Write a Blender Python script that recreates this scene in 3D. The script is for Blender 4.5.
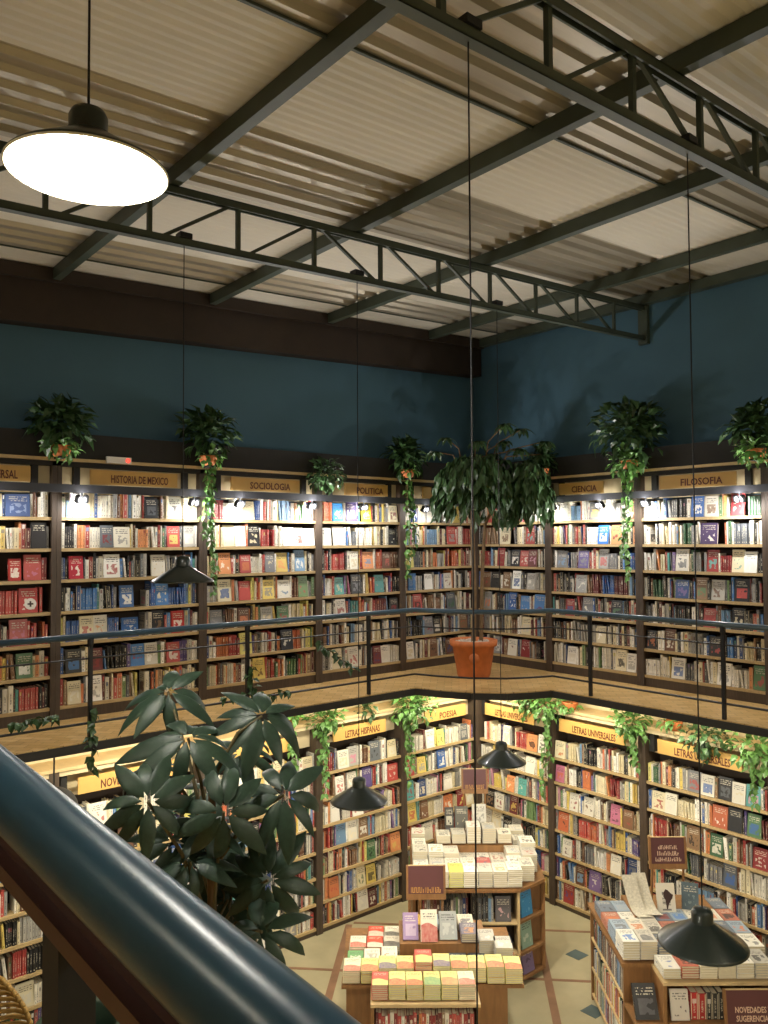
import bpy, math, random
from mathutils import Vector, Matrix, Euler

random.seed(11)
for _o in list(bpy.data.objects):
    bpy.data.objects.remove(_o)
SC = bpy.context.scene
COL = SC.collection
PI = math.pi

# ------------------------------------------------------------------ camera
F_PX = 788.726
PITCH, ROLL, YAW = math.radians(2.0868), math.radians(-0.301), math.radians(50.257)
EYE = Vector((-7.9593, -7.5974, 1.65))
FWD = Vector((math.cos(YAW) * math.cos(PITCH), math.sin(YAW) * math.cos(PITCH), math.sin(PITCH)))
_r = Vector((math.sin(YAW), -math.cos(YAW), 0))
_u = _r.cross(FWD)
RGT = _r * math.cos(ROLL) + _u * math.sin(ROLL)
UPV = -_r * math.sin(ROLL) + _u * math.cos(ROLL)
cam_data = bpy.data.cameras.new('camera')
cam_data.sensor_fit = 'VERTICAL'
cam_data.sensor_height = 36.0
cam_data.lens = F_PX * 36.0 / 1024.0
cam_data.clip_start = 0.05
cam = bpy.data.objects.new('camera', cam_data)
COL.objects.link(cam)
_m = Matrix((RGT, UPV, -FWD)).transposed().to_4x4()
_m.translation = EYE
cam.matrix_world = _m
SC.camera = cam

# ------------------------------------------------------------------ world, exposure
SC.view_settings.view_transform = 'Standard'
SC.view_settings.look = 'None'
SC.view_settings.gamma = 1.0
SC.view_settings.use_curve_mapping = False
SC.view_settings.exposure = 0.35
try:
    SC.cycles.use_denoising = True
    SC.cycles.max_bounces = 8
    SC.cycles.sample_clamp_indirect = 6.0
except Exception:
    pass
world = bpy.data.worlds.new('night')
SC.world = world
world.use_nodes = True
world.node_tree.nodes['Background'].inputs[0].default_value = (0.30, 0.34, 0.42, 1)
world.node_tree.nodes['Background'].inputs[1].default_value = 0.02

# light strengths (watts)
P_PENDANT = 55.0        # pendant lamps on the trusses
P_NEAR = 46.0           # the pendant hanging close to the camera
P_SPOT = 22.0           # bulbs under the black light rail upstairs
P_UNDER = 11.5          # tube lights under the gallery
WARM = (1.0, 0.93, 0.73)
WHITE = (1.0, 0.97, 0.93)

def project(p):
    d = Vector(p) - EYE
    z = d.dot(FWD)
    if z < 0.05:
        return None
    return 384 + F_PX * d.dot(RGT) / z, 512 - F_PX * d.dot(UPV) / z, z

# ------------------------------------------------------------------ materials
def lin(h):
    h = h.lstrip('#')
    out = []
    for i in (0, 2, 4):
        c = int(h[i:i + 2], 16) / 255.0
        out.append(c / 12.92 if c <= 0.04045 else ((c + 0.055) / 1.055) ** 2.4)
    return tuple(out)

def new_mat(name):
    m = bpy.data.materials.new(name)
    m.use_nodes = True
    nt = m.node_tree
    return m, nt, nt.nodes['Principled BSDF']

def simple(name, hexc, rough=0.6, metal=0.0, var=0.12, scale=6.0, stretch=(1, 1, 1), bump=0.0, spec=None, coat=0.0):
    m, nt, b = new_mat(name)
    base = lin(hexc)
    tc = nt.nodes.new('ShaderNodeTexCoord')
    mp = nt.nodes.new('ShaderNodeMapping')
    mp.inputs['Scale'].default_value = stretch
    nz = nt.nodes.new('ShaderNodeTexNoise')
    nz.inputs['Scale'].default_value = scale
    nz.inputs['Detail'].default_value = 5
    rp = nt.nodes.new('ShaderNodeValToRGB')
    rp.color_ramp.elements[0].position = 0.3
    rp.color_ramp.elements[1].position = 0.7
    rp.color_ramp.elements[0].color = tuple(max(0, c * (1 - var)) for c in base) + (1,)
    rp.color_ramp.elements[1].color = tuple(min(1, c * (1 + var)) for c in base) + (1,)
    nt.links.new(tc.outputs['Object'], mp.inputs['Vector'])
    nt.links.new(mp.outputs['Vector'], nz.inputs['Vector'])
    nt.links.new(nz.outputs['Fac'], rp.inputs['Fac'])
    nt.links.new(rp.outputs['Color'], b.inputs['Base Color'])
    b.inputs['Roughness'].default_value = rough
    b.inputs['Metallic'].default_value = metal
    if spec is not None:
        b.inputs['Specular IOR Level'].default_value = spec
    if coat:
        b.inputs['Coat Weight'].default_value = coat
        b.inputs['Coat Roughness'].default_value = 0.12
    if bump:
        bp = nt.nodes.new('ShaderNodeBump')
        bp.inputs['Strength'].default_value = bump
        bp.inputs['Distance'].default_value = 0.01
        nt.links.new(nz.outputs['Fac'], bp.inputs['Height'])
        nt.links.new(bp.outputs['Normal'], b.inputs['Normal'])
    return m

def emitter(name, col, strength):
    m, nt, b = new_mat(name)
    b.inputs['Base Color'].default_value = col + (1,)
    b.inputs['Emission Color'].default_value = col + (1,)
    b.inputs['Emission Strength'].default_value = strength
    return m

M = {}
M['wall'] = simple('painted_teal_wall', '466a7e', 0.75, var=0.06, scale=1.5, bump=0.05)
M['beam'] = simple('dark_brown_beam', '30241a', 0.7, var=0.15)
M['pine'] = simple('pine_shelf_edge', 'b59c70', 0.5, var=0.16, scale=9, stretch=(1, 8, 8))
M['trimwood'] = simple('pale_wood_trim', 'c9ae80', 0.5, var=0.12, scale=8)
M['espresso'] = simple('espresso_wood', '493c31', 0.55, var=0.22, scale=7, stretch=(9, 9, 1))
M['caseback'] = simple('case_back', '3a2d22', 0.8, var=0.15)
M['header'] = simple('header_cream', 'c9b893', 0.8, var=0.05)
M['sign'] = simple('sign_yellow_wood', 'cda25a', 0.55, var=0.06, scale=5)
M['letter'] = simple('sign_lettering', '5e2a1a', 0.6, var=0.03)
M['fascia'] = simple('black_fascia', '211f1d', 0.75, var=0.12)
M['blackmetal'] = simple('black_metal', '1f2023', 0.42, metal=0.3, var=0.08)
M['railgrey'] = simple('light_rail_grey', '34353a', 0.5, metal=0.2, var=0.08)
M['bluerail'] = simple('blue_enamel', '2d485c', 0.36, var=0.07, scale=10, coat=0.5)
M['nearrail'] = simple('near_blue_enamel', '244556', 0.30, var=0.10, scale=14, spec=0.22)
M['brownbar'] = simple('brown_painted_steel', '43231a', 0.5, var=0.1)
M['greensteel'] = simple('green_painted_steel', '434d42', 0.5, var=0.10, scale=8)
M['creamsheet'] = simple('cream_roof_sheet', 'd8d2c4', 0.65, var=0.05, scale=0.9, stretch=(0.5, 2, 1))
M['galv'] = simple('galvanised_sheet', 'b3aa98', 0.40, metal=0.45, var=0.14, scale=2.0, stretch=(0.4, 6, 1))
M['terracotta'] = simple('terracotta', 'bb6a38', 0.7, var=0.15, scale=12, bump=0.1)
M['soil'] = simple('soil_pebbles', 'b9ab9a', 0.9, var=0.4, scale=40)
M['leaf'] = simple('pothos_leaf', '58803f', 0.45, var=0.3, scale=9)
M['leafdark'] = simple('dark_leaf', '35502c', 0.40, var=0.3, scale=9)
M['umbrellaleaf'] = simple('umbrella_leaf', '2a4031', 0.46, var=0.22, scale=9, spec=0.4)
M['stem'] = simple('stem', '5b5130', 0.7, var=0.2)
M['bark'] = simple('bark', '6d563a', 0.85, var=0.25, scale=14, bump=0.3)
M['floorbeige'] = simple('beige_terrazzo', 'aea586', 0.36, var=0.10, scale=3.5)
M['floorline'] = simple('terracotta_inlay', '8a6850', 0.5, var=0.2, scale=6)
M['diamond'] = simple('slate_inlay', '4f5f60', 0.4, var=0.15, scale=6)
M['tablewood'] = simple('honey_wood', '86603a', 0.5, var=0.18, scale=5, stretch=(6, 6, 1))
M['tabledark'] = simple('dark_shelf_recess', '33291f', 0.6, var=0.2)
M['page'] = simple('page_block', 'cfc4a8', 0.85, var=0.10, scale=120, stretch=(1, 1, 8))
M['signbrown'] = simple('sign_maroon', '5a3336', 0.5, var=0.04)
M['signtext'] = simple('sign_pale_text', 'd6b8a0', 0.6, var=0.03)
M['signgold'] = simple('sign_gold_text', 'b98a4a', 0.6, var=0.05)
M['newsprint'] = simple('newsprint', 'cfc8b6', 0.8, var=0.18, scale=60)
M['ink'] = simple('ink', '3a2622', 0.7, var=0.1)
M['whiteplastic'] = simple('white_plastic', 'd8d4cc', 0.5, var=0.03)
M['redlens'] = emitter('red_lens', (1.0, 0.08, 0.05), 1.2)
M['bulb'] = emitter('lit_bulb', (1.0, 0.95, 0.87), 22.0)
M['tube'] = emitter('lit_tube', (1.0, 0.88, 0.66), 6.0)
M['spotbulb'] = emitter('lit_spot_lens', (1.0, 0.92, 0.78), 8.0)
M['reflector'] = simple('cream_reflector', 'dfd6b8', 0.5, var=0.03)
M['greenenamel'] = simple('black_green_enamel', '1f2a26', 0.38, var=0.08, coat=0.3)
M['rattan'] = simple('rattan', '9a7a40', 0.6, var=0.25, scale=20)
M['greenchair'] = simple('dark_green_vinyl', '22382c', 0.5, var=0.1)
M['plaster'] = simple('cream_plaster', 'd2c39c', 0.8, var=0.05)
M['pink'] = simple('pink_flower', 'd05aa0', 0.5, var=0.15)

def parquet():
    m, nt, b = new_mat('gallery_parquet')
    tc = nt.nodes.new('ShaderNodeTexCoord')
    mp = nt.nodes.new('ShaderNodeMapping')
    mp.inputs['Rotation'].default_value = (0, 0, math.radians(45))
    bk = nt.nodes.new('ShaderNodeTexBrick')
    bk.inputs['Scale'].default_value = 3.0
    bk.inputs['Color1'].default_value = lin('d8b478') + (1,)
    bk.inputs['Color2'].default_value = lin('c09a5c') + (1,)
    bk.inputs['Mortar'].default_value = lin('8c6c40') + (1,)
    bk.inputs['Mortar Size'].default_value = 0.008
    nt.links.new(tc.outputs['Object'], mp.inputs['Vector'])
    nt.links.new(mp.outputs['Vector'], bk.inputs['Vector'])
    nt.links.new(bk.outputs['Color'], b.inputs['Base Color'])
    b.inputs['Roughness'].default_value = 0.38
    return m
M['parquet'] = parquet()

def book_material():
    """cover colour from attributes; printed marks from the book's own UVs"""
    m, nt, b = new_mat('printed_book_cover')
    N, L = nt.nodes, nt.links
    def val(x):
        return x
    def math_(op, a, c=None, d=None):
        n = N.new('ShaderNodeMath')
        n.operation = op
        for i, x in enumerate((a, c, d)):
            if x is None:
                continue
            if isinstance(x, (int, float)):
                n.inputs[i].default_value = x
            else:
                L.new(x, n.inputs[i])
        return n.outputs[0]
    def inrange(x, lo, hi):
        return math_('MULTIPLY', math_('GREATER_THAN', x, lo), math_('LESS_THAN', x, hi))
    uvn = N.new('ShaderNodeUVMap'); uvn.uv_map = 'UVMap'
    sx = N.new('ShaderNodeSeparateXYZ'); L.new(uvn.outputs[0], sx.inputs[0])
    U, V = sx.outputs[0], sx.outputs[1]
    seed = math_('FLOOR', math_('DIVIDE', U, 2.0))
    u = math_('SUBTRACT', U, math_('MULTIPLY', seed, 2.0))
    sty = math_('FLOOR', math_('DIVIDE', V, 2.0))
    v = math_('SUBTRACT', V, math_('MULTIPLY', sty, 2.0))
    wn = N.new('ShaderNodeTexWhiteNoise'); wn.noise_dimensions = '1D'; L.new(seed, wn.inputs['W'])
    ws = N.new('ShaderNodeSeparateColor'); L.new(wn.outputs['Color'], ws.inputs[0])
    r1, r2, r3 = ws.outputs[0], ws.outputs[1], ws.outputs[2]
    def noise(ax, ay):
        cb = N.new('ShaderNodeCombineXYZ')
        L.new(math_('MULTIPLY', u, ax), cb.inputs[0]); L.new(math_('MULTIPLY', v, ay), cb.inputs[1]); L.new(math_('MULTIPLY', seed, 3.7), cb.inputs[2])
        nz = N.new('ShaderNodeTexNoise'); nz.inputs['Scale'].default_value = 1.0; nz.inputs['Detail'].default_value = 1.5
        L.new(cb.outputs[0], nz.inputs['Vector'])
        return nz.outputs['Fac']
    isplain = math_('LESS_THAN', V, -0.5)
    isspine = inrange(sty, -0.5, 0.5)
    iscover = inrange(sty, 0.5, 1.5)
    issplit = inrange(sty, 1.5, 2.5)
    # spine: title lettering, publisher mark, band
    lo = math_('ADD', 0.22, math_('MULTIPLY', r1, 0.15))
    hi = math_('ADD', 0.65, math_('MULTIPLY', r2, 0.25))
    t = math_('MULTIPLY', math_('MULTIPLY', math_('GREATER_THAN', v, lo), math_('LESS_THAN', v, hi)), inrange(u, 0.27, 0.73))
    sp = math_('MULTIPLY', t, math_('GREATER_THAN', noise(2.0, 34.0), 0.5))
    mark = math_('MULTIPLY', inrange(v, 0.06, 0.12), inrange(u, 0.25, 0.75))
    spine_txt = math_('MULTIPLY', isspine, math_('MAXIMUM', sp, mark))
    band = math_('MULTIPLY', isspine, math_('MULTIPLY', math_('GREATER_THAN', r3, 0.68), math_('MULTIPLY', math_('GREATER_THAN', v, math_('ADD', 0.55, math_('MULTIPLY', r1, 0.25))), math_('LESS_THAN', v, math_('ADD', 0.72, math_('MULTIPLY', r1, 0.25))))))
    # cover: title lines over a picture
    title = math_('MULTIPLY', math_('MULTIPLY', inrange(v, 0.66, 0.92), inrange(u, 0.12, 0.88)), math_('GREATER_THAN', math_('SINE', math_('MULTIPLY', v, 75.0)), 0.1))
    title = math_('MULTIPLY', title, math_('GREATER_THAN', noise(14.0, 12.0), 0.47))
    cov_txt = math_('MULTIPLY', math_('MAXIMUM', iscover, math_('MULTIPLY', issplit, inrange(v, 0.7, 1.0))), title)
    pic = math_('MULTIPLY', inrange(v, 0.14, 0.58), inrange(u, 0.16, 0.84))
    pic = math_('MULTIPLY', math_('MULTIPLY', iscover, pic), math_('GREATER_THAN', noise(4.0, 5.0), math_('ADD', 0.38, math_('MULTIPLY', r2, 0.25))))
    split = math_('MULTIPLY', issplit, math_('LESS_THAN', v, math_('ADD', 0.36, math_('ADD', math_('MULTIPLY', r1, 0.18), math_('MULTIPLY', math_('SINE', math_('MULTIPLY', u, 4.0)), 0.08)))))
    acc_f = math_('MAXIMUM', math_('MAXIMUM', band, pic), split)
    ca = N.new('ShaderNodeAttribute'); ca.attribute_name = 'Col'
    cb2 = N.new('ShaderNodeAttribute'); cb2.attribute_name = 'Acc'
    mx = N.new('ShaderNodeMix'); mx.data_type = 'RGBA'
    L.new(math_('MULTIPLY', acc_f, math_('ADD', 0.55, math_('MULTIPLY', noise(7.0, 7.0), 0.5))), mx.inputs['Factor']); L.new(ca.outputs['Color'], mx.inputs['A']); L.new(cb2.outputs['Color'], mx.inputs['B'])
    # lettering colour: dark on pale covers, pale on dark ones
    lum = N.new('ShaderNodeRGBToBW'); L.new(ca.outputs['Color'], lum.inputs[0])
    tx = N.new('ShaderNodeMix'); tx.data_type = 'RGBA'
    L.new(math_('GREATER_THAN', lum.outputs[0], 0.22), tx.inputs['Factor'])
    tx.inputs['A'].default_value = (0.62, 0.57, 0.45, 1); tx.inputs['B'].default_value = (0.05, 0.045, 0.05, 1)
    m2 = N.new('ShaderNodeMix'); m2.data_type = 'RGBA'
    L.new(math_('MULTIPLY', math_('MAXIMUM', spine_txt, cov_txt), 0.8), m2.inputs['Factor']); L.new(mx.outputs['Result'], m2.inputs['A']); L.new(tx.outputs['Result'], m2.inputs['B'])
    L.new(m2.outputs['Result'], b.inputs['Base Color'])
    b.inputs['Roughness'].default_value = 0.42
    return m
M['book'] = book_material()

# ------------------------------------------------------------------ mesh helpers
ORG = {}

class MB:
    def __init__(s):
        s.v, s.f, s.mi, s.uv, s.c, s.a = [], [], [], [], [], []
    def add(s, verts, faces, mi=0, X=None, uvs=None, col=None, acc=None):
        o = len(s.v)
        for p in verts:
            p = Vector(p)
            s.v.append(X @ p if X is not None else p)
        for k, f in enumerate(faces):
            s.f.append([o + i for i in f])
            s.mi.append(mi[k] if isinstance(mi, list) else mi)
            s.uv.append(uvs[k] if uvs else None)
            s.c.append(col); s.a.append(acc)
        return s
    def box(s, x0, x1, y0, y1, z0, z1, mi=0, X=None, **k):
        V = [(x0, y0, z0), (x1, y0, z0), (x1, y1, z0), (x0, y1, z0), (x0, y0, z1), (x1, y0, z1), (x1, y1, z1), (x0, y1, z1)]
        Fs = [(0, 3, 2, 1), (4, 5, 6, 7), (0, 1, 5, 4), (1, 2, 6, 5), (2, 3, 7, 6), (3, 0, 4, 7)]
        return s.add(V, Fs, mi, X, **k)
    def prism(s, poly, z0, z1, mi=0, X=None):
        n = len(poly)
        V = [(x, y, z0) for x, y in poly] + [(x, y, z1) for x, y in poly]
        Fs = [tuple(range(n - 1, -1, -1)), tuple(range(n, 2 * n))] + [(i, (i + 1) % n, n + (i + 1) % n, n + i) for i in range(n)]
        return s.add(V, Fs, mi, X)
    def tube(s, pts, r, n=8, mi=0, X=None, cap=True):
        pts = [Vector(p) for p in pts]
        rs = r if isinstance(r, list) else [r] * len(pts)
        V, Fs = [], []
        up = None
        for i, p in enumerate(pts):
            d = (pts[min(i + 1, len(pts) - 1)] - pts[max(i - 1, 0)]).normalized()
            if up is None:
                a = Vector((0, 0, 1)) if abs(d.z) < 0.9 else Vector((1, 0, 0))
                up = (a - d * a.dot(d)).normalized()
            else:
                up = (up - d * up.dot(d)).normalized()
            w = d.cross(up)
            for k in range(n):
                t = 2 * PI * k / n
                V.append(p + (up * math.cos(t) + w * math.sin(t)) * rs[i])
        for i in range(len(pts) - 1):
            for k in range(n):
                a, c = i * n + k, i * n + (k + 1) % n
                Fs.append((a, c, c + n, a + n))
        if cap:
            Fs.append(tuple(range(n - 1, -1, -1)))
            Fs.append(tuple(range((len(pts) - 1) * n, len(pts) * n)))
        return s.add(V, Fs, mi, X)
    def bar(s, p, q, w, h, mi=0):
        """rectangular bar from p to q"""
        p, q = Vector(p), Vector(q)
        d = (q - p); L = d.length; d.normalize()
        a = Vector((0, 0, 1)) if abs(d.z) < 0.95 else Vector((0, 1, 0))
        sd = d.cross(a).normalized(); u = sd.cross(d)
        X = Matrix((d, sd, u)).transposed().to_4x4(); X.translation = p
        return s.box(0, L, -w / 2, w / 2, -h / 2, h / 2, mi, X)
    def lathe(s, prof, n=24, mi=0, X=None, cap0=False, cap1=False):
        V, Fs = [], []
        for r, z in prof:
            for k in range(n):
                t = 2 * PI * k / n
                V.append((r * math.cos(t), r * math.sin(t), z))
        for i in range(len(prof) - 1):
            for k in range(n):
                a, c = i * n + k, i * n + (k + 1) % n
                Fs.append((a, c, c + n, a + n))
        if cap0: Fs.append(tuple(range(n - 1, -1, -1)))
        if cap1: Fs.append(tuple(range((len(prof) - 1) * n, len(prof) * n)))
        return s.add(V, Fs, mi, X)
    def leaf(s, X, L=0.1, W=0.05, droop=0.3, seg=3, fold=0.15, mi=0, tip=True):
        """a pointed leaf with a folded midrib, along +y, bending down"""
        V, Fs = [], []
        for i in range(seg + 1):
            t = i / seg
            w = W * math.sin(PI * min(1, (0.06 + 0.94 * t)) ** 0.8) * 0.5
            if i == seg: w = W * 0.02
            ang = -droop * t
            y = L * t * math.cos(ang * 0.7); z = L * t * math.sin(ang)
            V += [(-w, y, z + w * fold * 2), (0, y, z), (w, y, z + w * fold * 2)]
        for i in range(seg):
            a = i * 3
            Fs += [(a, a + 1, a + 4, a + 3), (a + 1, a + 2, a + 5, a + 4)]
        return s.add(V, Fs, mi, X)
    def mesh(s, name, mats, off=Vector((0, 0, 0)), smooth=False):
        me = bpy.data.meshes.new(name)
        me.from_pydata([tuple(p - off) for p in s.v], [], s.f)
        for m in (mats if isinstance(mats, (list, tuple)) else [mats]):
            me.materials.append(m)
        me.polygons.foreach_set('material_index', s.mi)
        if smooth:
            me.polygons.foreach_set('use_smooth', [True] * len(s.f))
        if any(c is not None for c in s.c):
            me.uv_layers.new(name='UVMap')
            me.color_attributes.new('Col', 'FLOAT_COLOR', 'CORNER')
            me.color_attributes.new('Acc', 'FLOAT_COLOR', 'CORNER')
            U, Cc, Aa = [], [], []
            for f, uv, c, a in zip(s.f, s.uv, s.c, s.a):
                c = c or (0.5, 0.5, 0.5); a = a or c
                for k in range(len(f)):
                    U += list(uv[k]) if uv else [-9.0, -9.0]
                    Cc += list(c) + [1.0]; Aa += list(a) + [1.0]
            me.uv_layers['UVMap'].data.foreach_set('uv', U)
            me.color_attributes['Col'].data.foreach_set('color', Cc)
            me.color_attributes['Acc'].data.foreach_set('color', Aa)
        me.update()
        return me
    def build(s, name, mats, parent=None, smooth=False, origin=None):
        if parent is not None:
            off = ORG[parent.name]
            ob = bpy.data.objects.new(name, s.mesh(name, mats, off, smooth))
            ob.parent = parent
        else:
            if origin is None:
                xs = [p.x for p in s.v]; ys = [p.y for p in s.v]; zs = [p.z for p in s.v]
                origin = Vector(((min(xs) + max(xs)) / 2, (min(ys) + max(ys)) / 2, min(zs)))
            off = Vector(origin)
            ob = bpy.data.objects.new(name, s.mesh(name, mats, off, smooth))
            ob.location = off
        COL.objects.link(ob)
        ORG[ob.name] = off
        return ob

def tag(o, label, cat, group=None, kind=None):
    o['label'] = label
    o['category'] = cat
    if group: o['group'] = group
    if kind: o['kind'] = kind
    return o

def structure(o):
    o['kind'] = 'structure'
    return o

def thing(name, label, cat, loc, group=None):
    o = bpy.data.objects.new(name, None)
    o.empty_display_size = 0.1
    o.location = loc
    COL.objects.link(o)
    ORG[o.name] = Vector(loc)
    return tag(o, label, cat, group)

def copy_tree(o, loc=None, parent=None):
    c = o.copy()
    COL.objects.link(c)
    if parent is not None:
        c.parent = parent
    if loc is not None:
        c.location = loc
    ORG[c.name] = Vector(loc) if loc is not None else Vector((0, 0, 0))
    for ch in list(o.children):
        copy_tree(ch, None, c)
    return c

def part(parent, name, mat, fn, smooth=False):
    mb = MB(); fn(mb)
    return mb.build(name, mat, parent, smooth)

def text_mesh(body, size, X, sx=0.72, align='CENTER'):
    """lettering as flat raised print, in local x (right) / y (up)"""
    cu = bpy.data.curves.new('lettering', 'FONT')
    cu.body = body; cu.size = size; cu.align_x = align; cu.align_y = 'CENTER'
    cu.extrude = 0.0015; cu.offset = size * 0.018; cu.resolution_u = 2
    ob = bpy.data.objects.new('lettering', cu)
    COL.objects.link(ob)
    bpy.context.view_layer.update()
    me = bpy.data.meshes.new_from_object(ob.evaluated_get(bpy.context.evaluated_depsgraph_get()))
    vs = [X @ Vector((p.co.x * sx, p.co.y, p.co.z)) for p in me.vertices]
    fs = [tuple(p.vertices) for p in me.polygons]
    bpy.data.objects.remove(ob); bpy.data.curves.remove(cu); bpy.data.meshes.remove(me)
    mb = MB(); mb.add(vs, fs, 0)
    return mb

def area_light(name, loc, size, power, color, rot=(0, 0, 0), size_y=None, parent=None):
    l = bpy.data.lights.new(name, 'AREA')
    l.energy = power; l.color = color; l.size = size
    if size_y: l.shape = 'RECTANGLE'; l.size_y = size_y
    o = bpy.data.objects.new(name, l); o.location = loc; o.rotation_euler = rot
    COL.objects.link(o)
    return o

def point_light(name, loc, power, color, r=0.04):
    l = bpy.data.lights.new(name, 'POINT')
    l.energy = power; l.color = color; l.shadow_soft_size = r
    o = bpy.data.objects.new(name, l); o.location = loc
    COL.objects.link(o)
    return o

# ------------------------------------------------------------------ the shell
# world frame: the left book wall stands on y = 0, the right one on x = 0, gallery floor z = 0
Z0 = -2.871                        # ground floor
WB = 0.30                          # depth of the cases; the plaster wall stands behind them
XW, YS = -11.2, -9.8
RF0, RFS = 4.50, 0.044             # roof: z = RF0 + RFS * x

def roof_z(x):
    return RF0 + RFS * x

mb = MB(); mb.box(XW, WB, WB, WB + 0.2, 0.0, 4.7)
structure(mb.build('wall_back', M['wall']))
mb = MB(); mb.box(WB, WB + 0.2, YS, WB + 0.2, 0.0, 4.7)
structure(mb.build('wall_right', M['wall']))
mb = MB(); mb.box(XW, WB, WB, WB + 0.2, Z0, 0.0)
structure(mb.build('wall_back_ground', M['plaster']))
mb = MB(); mb.box(WB, WB + 0.2, YS, WB + 0.2, Z0, 0.0)
structure(mb.build('wall_right_ground', M['plaster']))
mb = MB(); mb.box(XW - 0.2, XW, YS, WB + 0.2, Z0, 4.6)
structure(mb.build('wall_left', M['plaster']))
mb = MB(); mb.box(XW - 0.2, WB + 0.2, YS - 0.2, YS, Z0, 4.6)
structure(mb.build('wall_front', M['plaster']))

# brown beam along the head of the back wall
def beam(mb):
    x0, x1 = XW, WB - 0.02
    mb.add([(x0, 0.12, roof_z(x0) - 0.55), (x1, 0.12, roof_z(x1) - 0.52), (x1, WB, roof_z(x1) - 0.52), (x0, WB, roof_z(x0) - 0.55),
            (x0, 0.12, roof_z(x0) - 0.01), (x1, 0.12, roof_z(x1) - 0.01), (x1, WB, roof_z(x1) - 0.01), (x0, WB, roof_z(x0) - 0.01)],
           [(0, 3, 2, 1), (4, 5, 6, 7), (0, 1, 5, 4), (1, 2, 6, 5), (2, 3, 7, 6), (3, 0, 4, 7)])
mb = MB(); beam(mb)
structure(mb.build('trim_1', M['beam']))
mb = MB()
mb.bar((XW, 0.09, roof_z(XW) - 0.068), (WB - 0.02, 0.09, roof_z(WB) - 0.068), 0.05, 0.128)
structure(mb.build('trim_4', M['beam']))
mb = MB()
mb.bar((0.24, WB, roof_z(0.24) - 0.06), (0.24, YS, roof_z(0.24) - 0.06), 0.1, 0.11)
structure(mb.build('trim_2', M['greensteel']))

# ground floor with inlaid lines and diamonds
mb = MB(); mb.box(XW, WB, YS, WB, Z0 - 0.15, Z0)
floor = structure(mb.build('floor', M['floorbeige']))
S2 = math.sqrt(0.5)
def st(s_, t_, z):   # diagonal floor frame: s towards the corner, t to the right
    return ((s_ + t_) * S2, (s_ - t_) * S2, z)
def inlay(s0, s1, t0, t1, name, mat, h=0.003):
    V = [st(s0, t0, Z0), st(s1, t0, Z0), st(s1, t1, Z0), st(s0, t1, Z0)]
    V += [(x, y, z + h) for x, y, z in V]
    mb = MB(); mb.add(V, [(3, 2, 1, 0), (4, 5, 6, 7), (0, 1, 5, 4), (1, 2, 6, 5), (2, 3, 7, 6), (3, 0, 4, 7)])
    # the side order may wind inwards; normals do not matter for an opaque inlay
    return mb.build(name, mat, floor)
for k in range(5):
    s_ = -1.56 - 1.04 * k
    tm = min(2.6 + k * 1.0, abs(s_) - 0.1) if k < 2 else 3.2
    inlay(s_ - 0.02, s_ + 0.02, -min(3.2, abs(s_) - 0.05), min(3.2, abs(s_) - 0.05), 'inlay_line', M['floorline'])
for t_ in (-1.56, 0.64):
    inlay(-6.5, -abs(t_) - 0.05, t_ - 0.04, t_ + 0.04, 'inlay_line', M['floorline'], 0.0025)
def diamond(x, y):
    # long axis along t
    s_, t_ = (x + y) * S2, (x - y) * S2
    a, c = 0.115, 0.125
    P4 = [st(s_, t_ - c, Z0), st(s_ - a, t_, Z0), st(s_, t_ + c, Z0), st(s_ + a, t_, Z0)]
    mb = MB(); mb.add(P4 + [(x_, y_, z_ + 0.003) for x_, y_, z_ in P4], [(3, 2, 1, 0), (4, 5, 6, 7), (0, 1, 5, 4), (1, 2, 6, 5), (2, 3, 7, 6), (3, 0, 4, 7)])
    mb.build('diamond_tile', M['diamond'], floor)
for s_ in (-2.08, -3.12, -4.16, -5.2):
    for t_ in (1.01, -1.05):
        if abs(t_) < abs(s_) - 0.2:
            x, y, _ = st(s_, t_, 0)
            diamond(x, y)

# gallery slab (upper floor) along the two book walls, with a splayed corner
EDGE = [(XW, -0.95), (-1.99, -0.95), (-1.88, -1.25), (-1.72, -1.55), (-1.45, -1.83), (-1.2, -1.96), (-0.95, -2.05), (-0.95, YS)]
poly = [(XW, WB)] + EDGE + [(WB, YS), (WB, WB)]
mb = MB(); mb.prism(poly, -0.055, 0.0)
gal = structure(mb.build('floor_gallery', M['parquet']))
mb = MB()
for a, c in zip(EDGE[:-1], EDGE[1:]):
    mb.bar((a[0], a[1], -0.045), (c[0], c[1], -0.045), 0.035, 0.07)
structure(mb.build('trim_3', M['fascia']))
mb = MB(); mb.prism([(XW, WB)] + [(x, y) for x, y in EDGE] + [(WB, YS), (WB, WB)], -0.075, -0.056)
structure(mb.build('ceiling_gallery', M['plaster']))
# the gallery the camera stands on
mb = MB(); mb.box(XW, -7.45, YS, -0.95, -0.12, 0.05)
structure(mb.build('floor_landing', M['parquet']))

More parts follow.
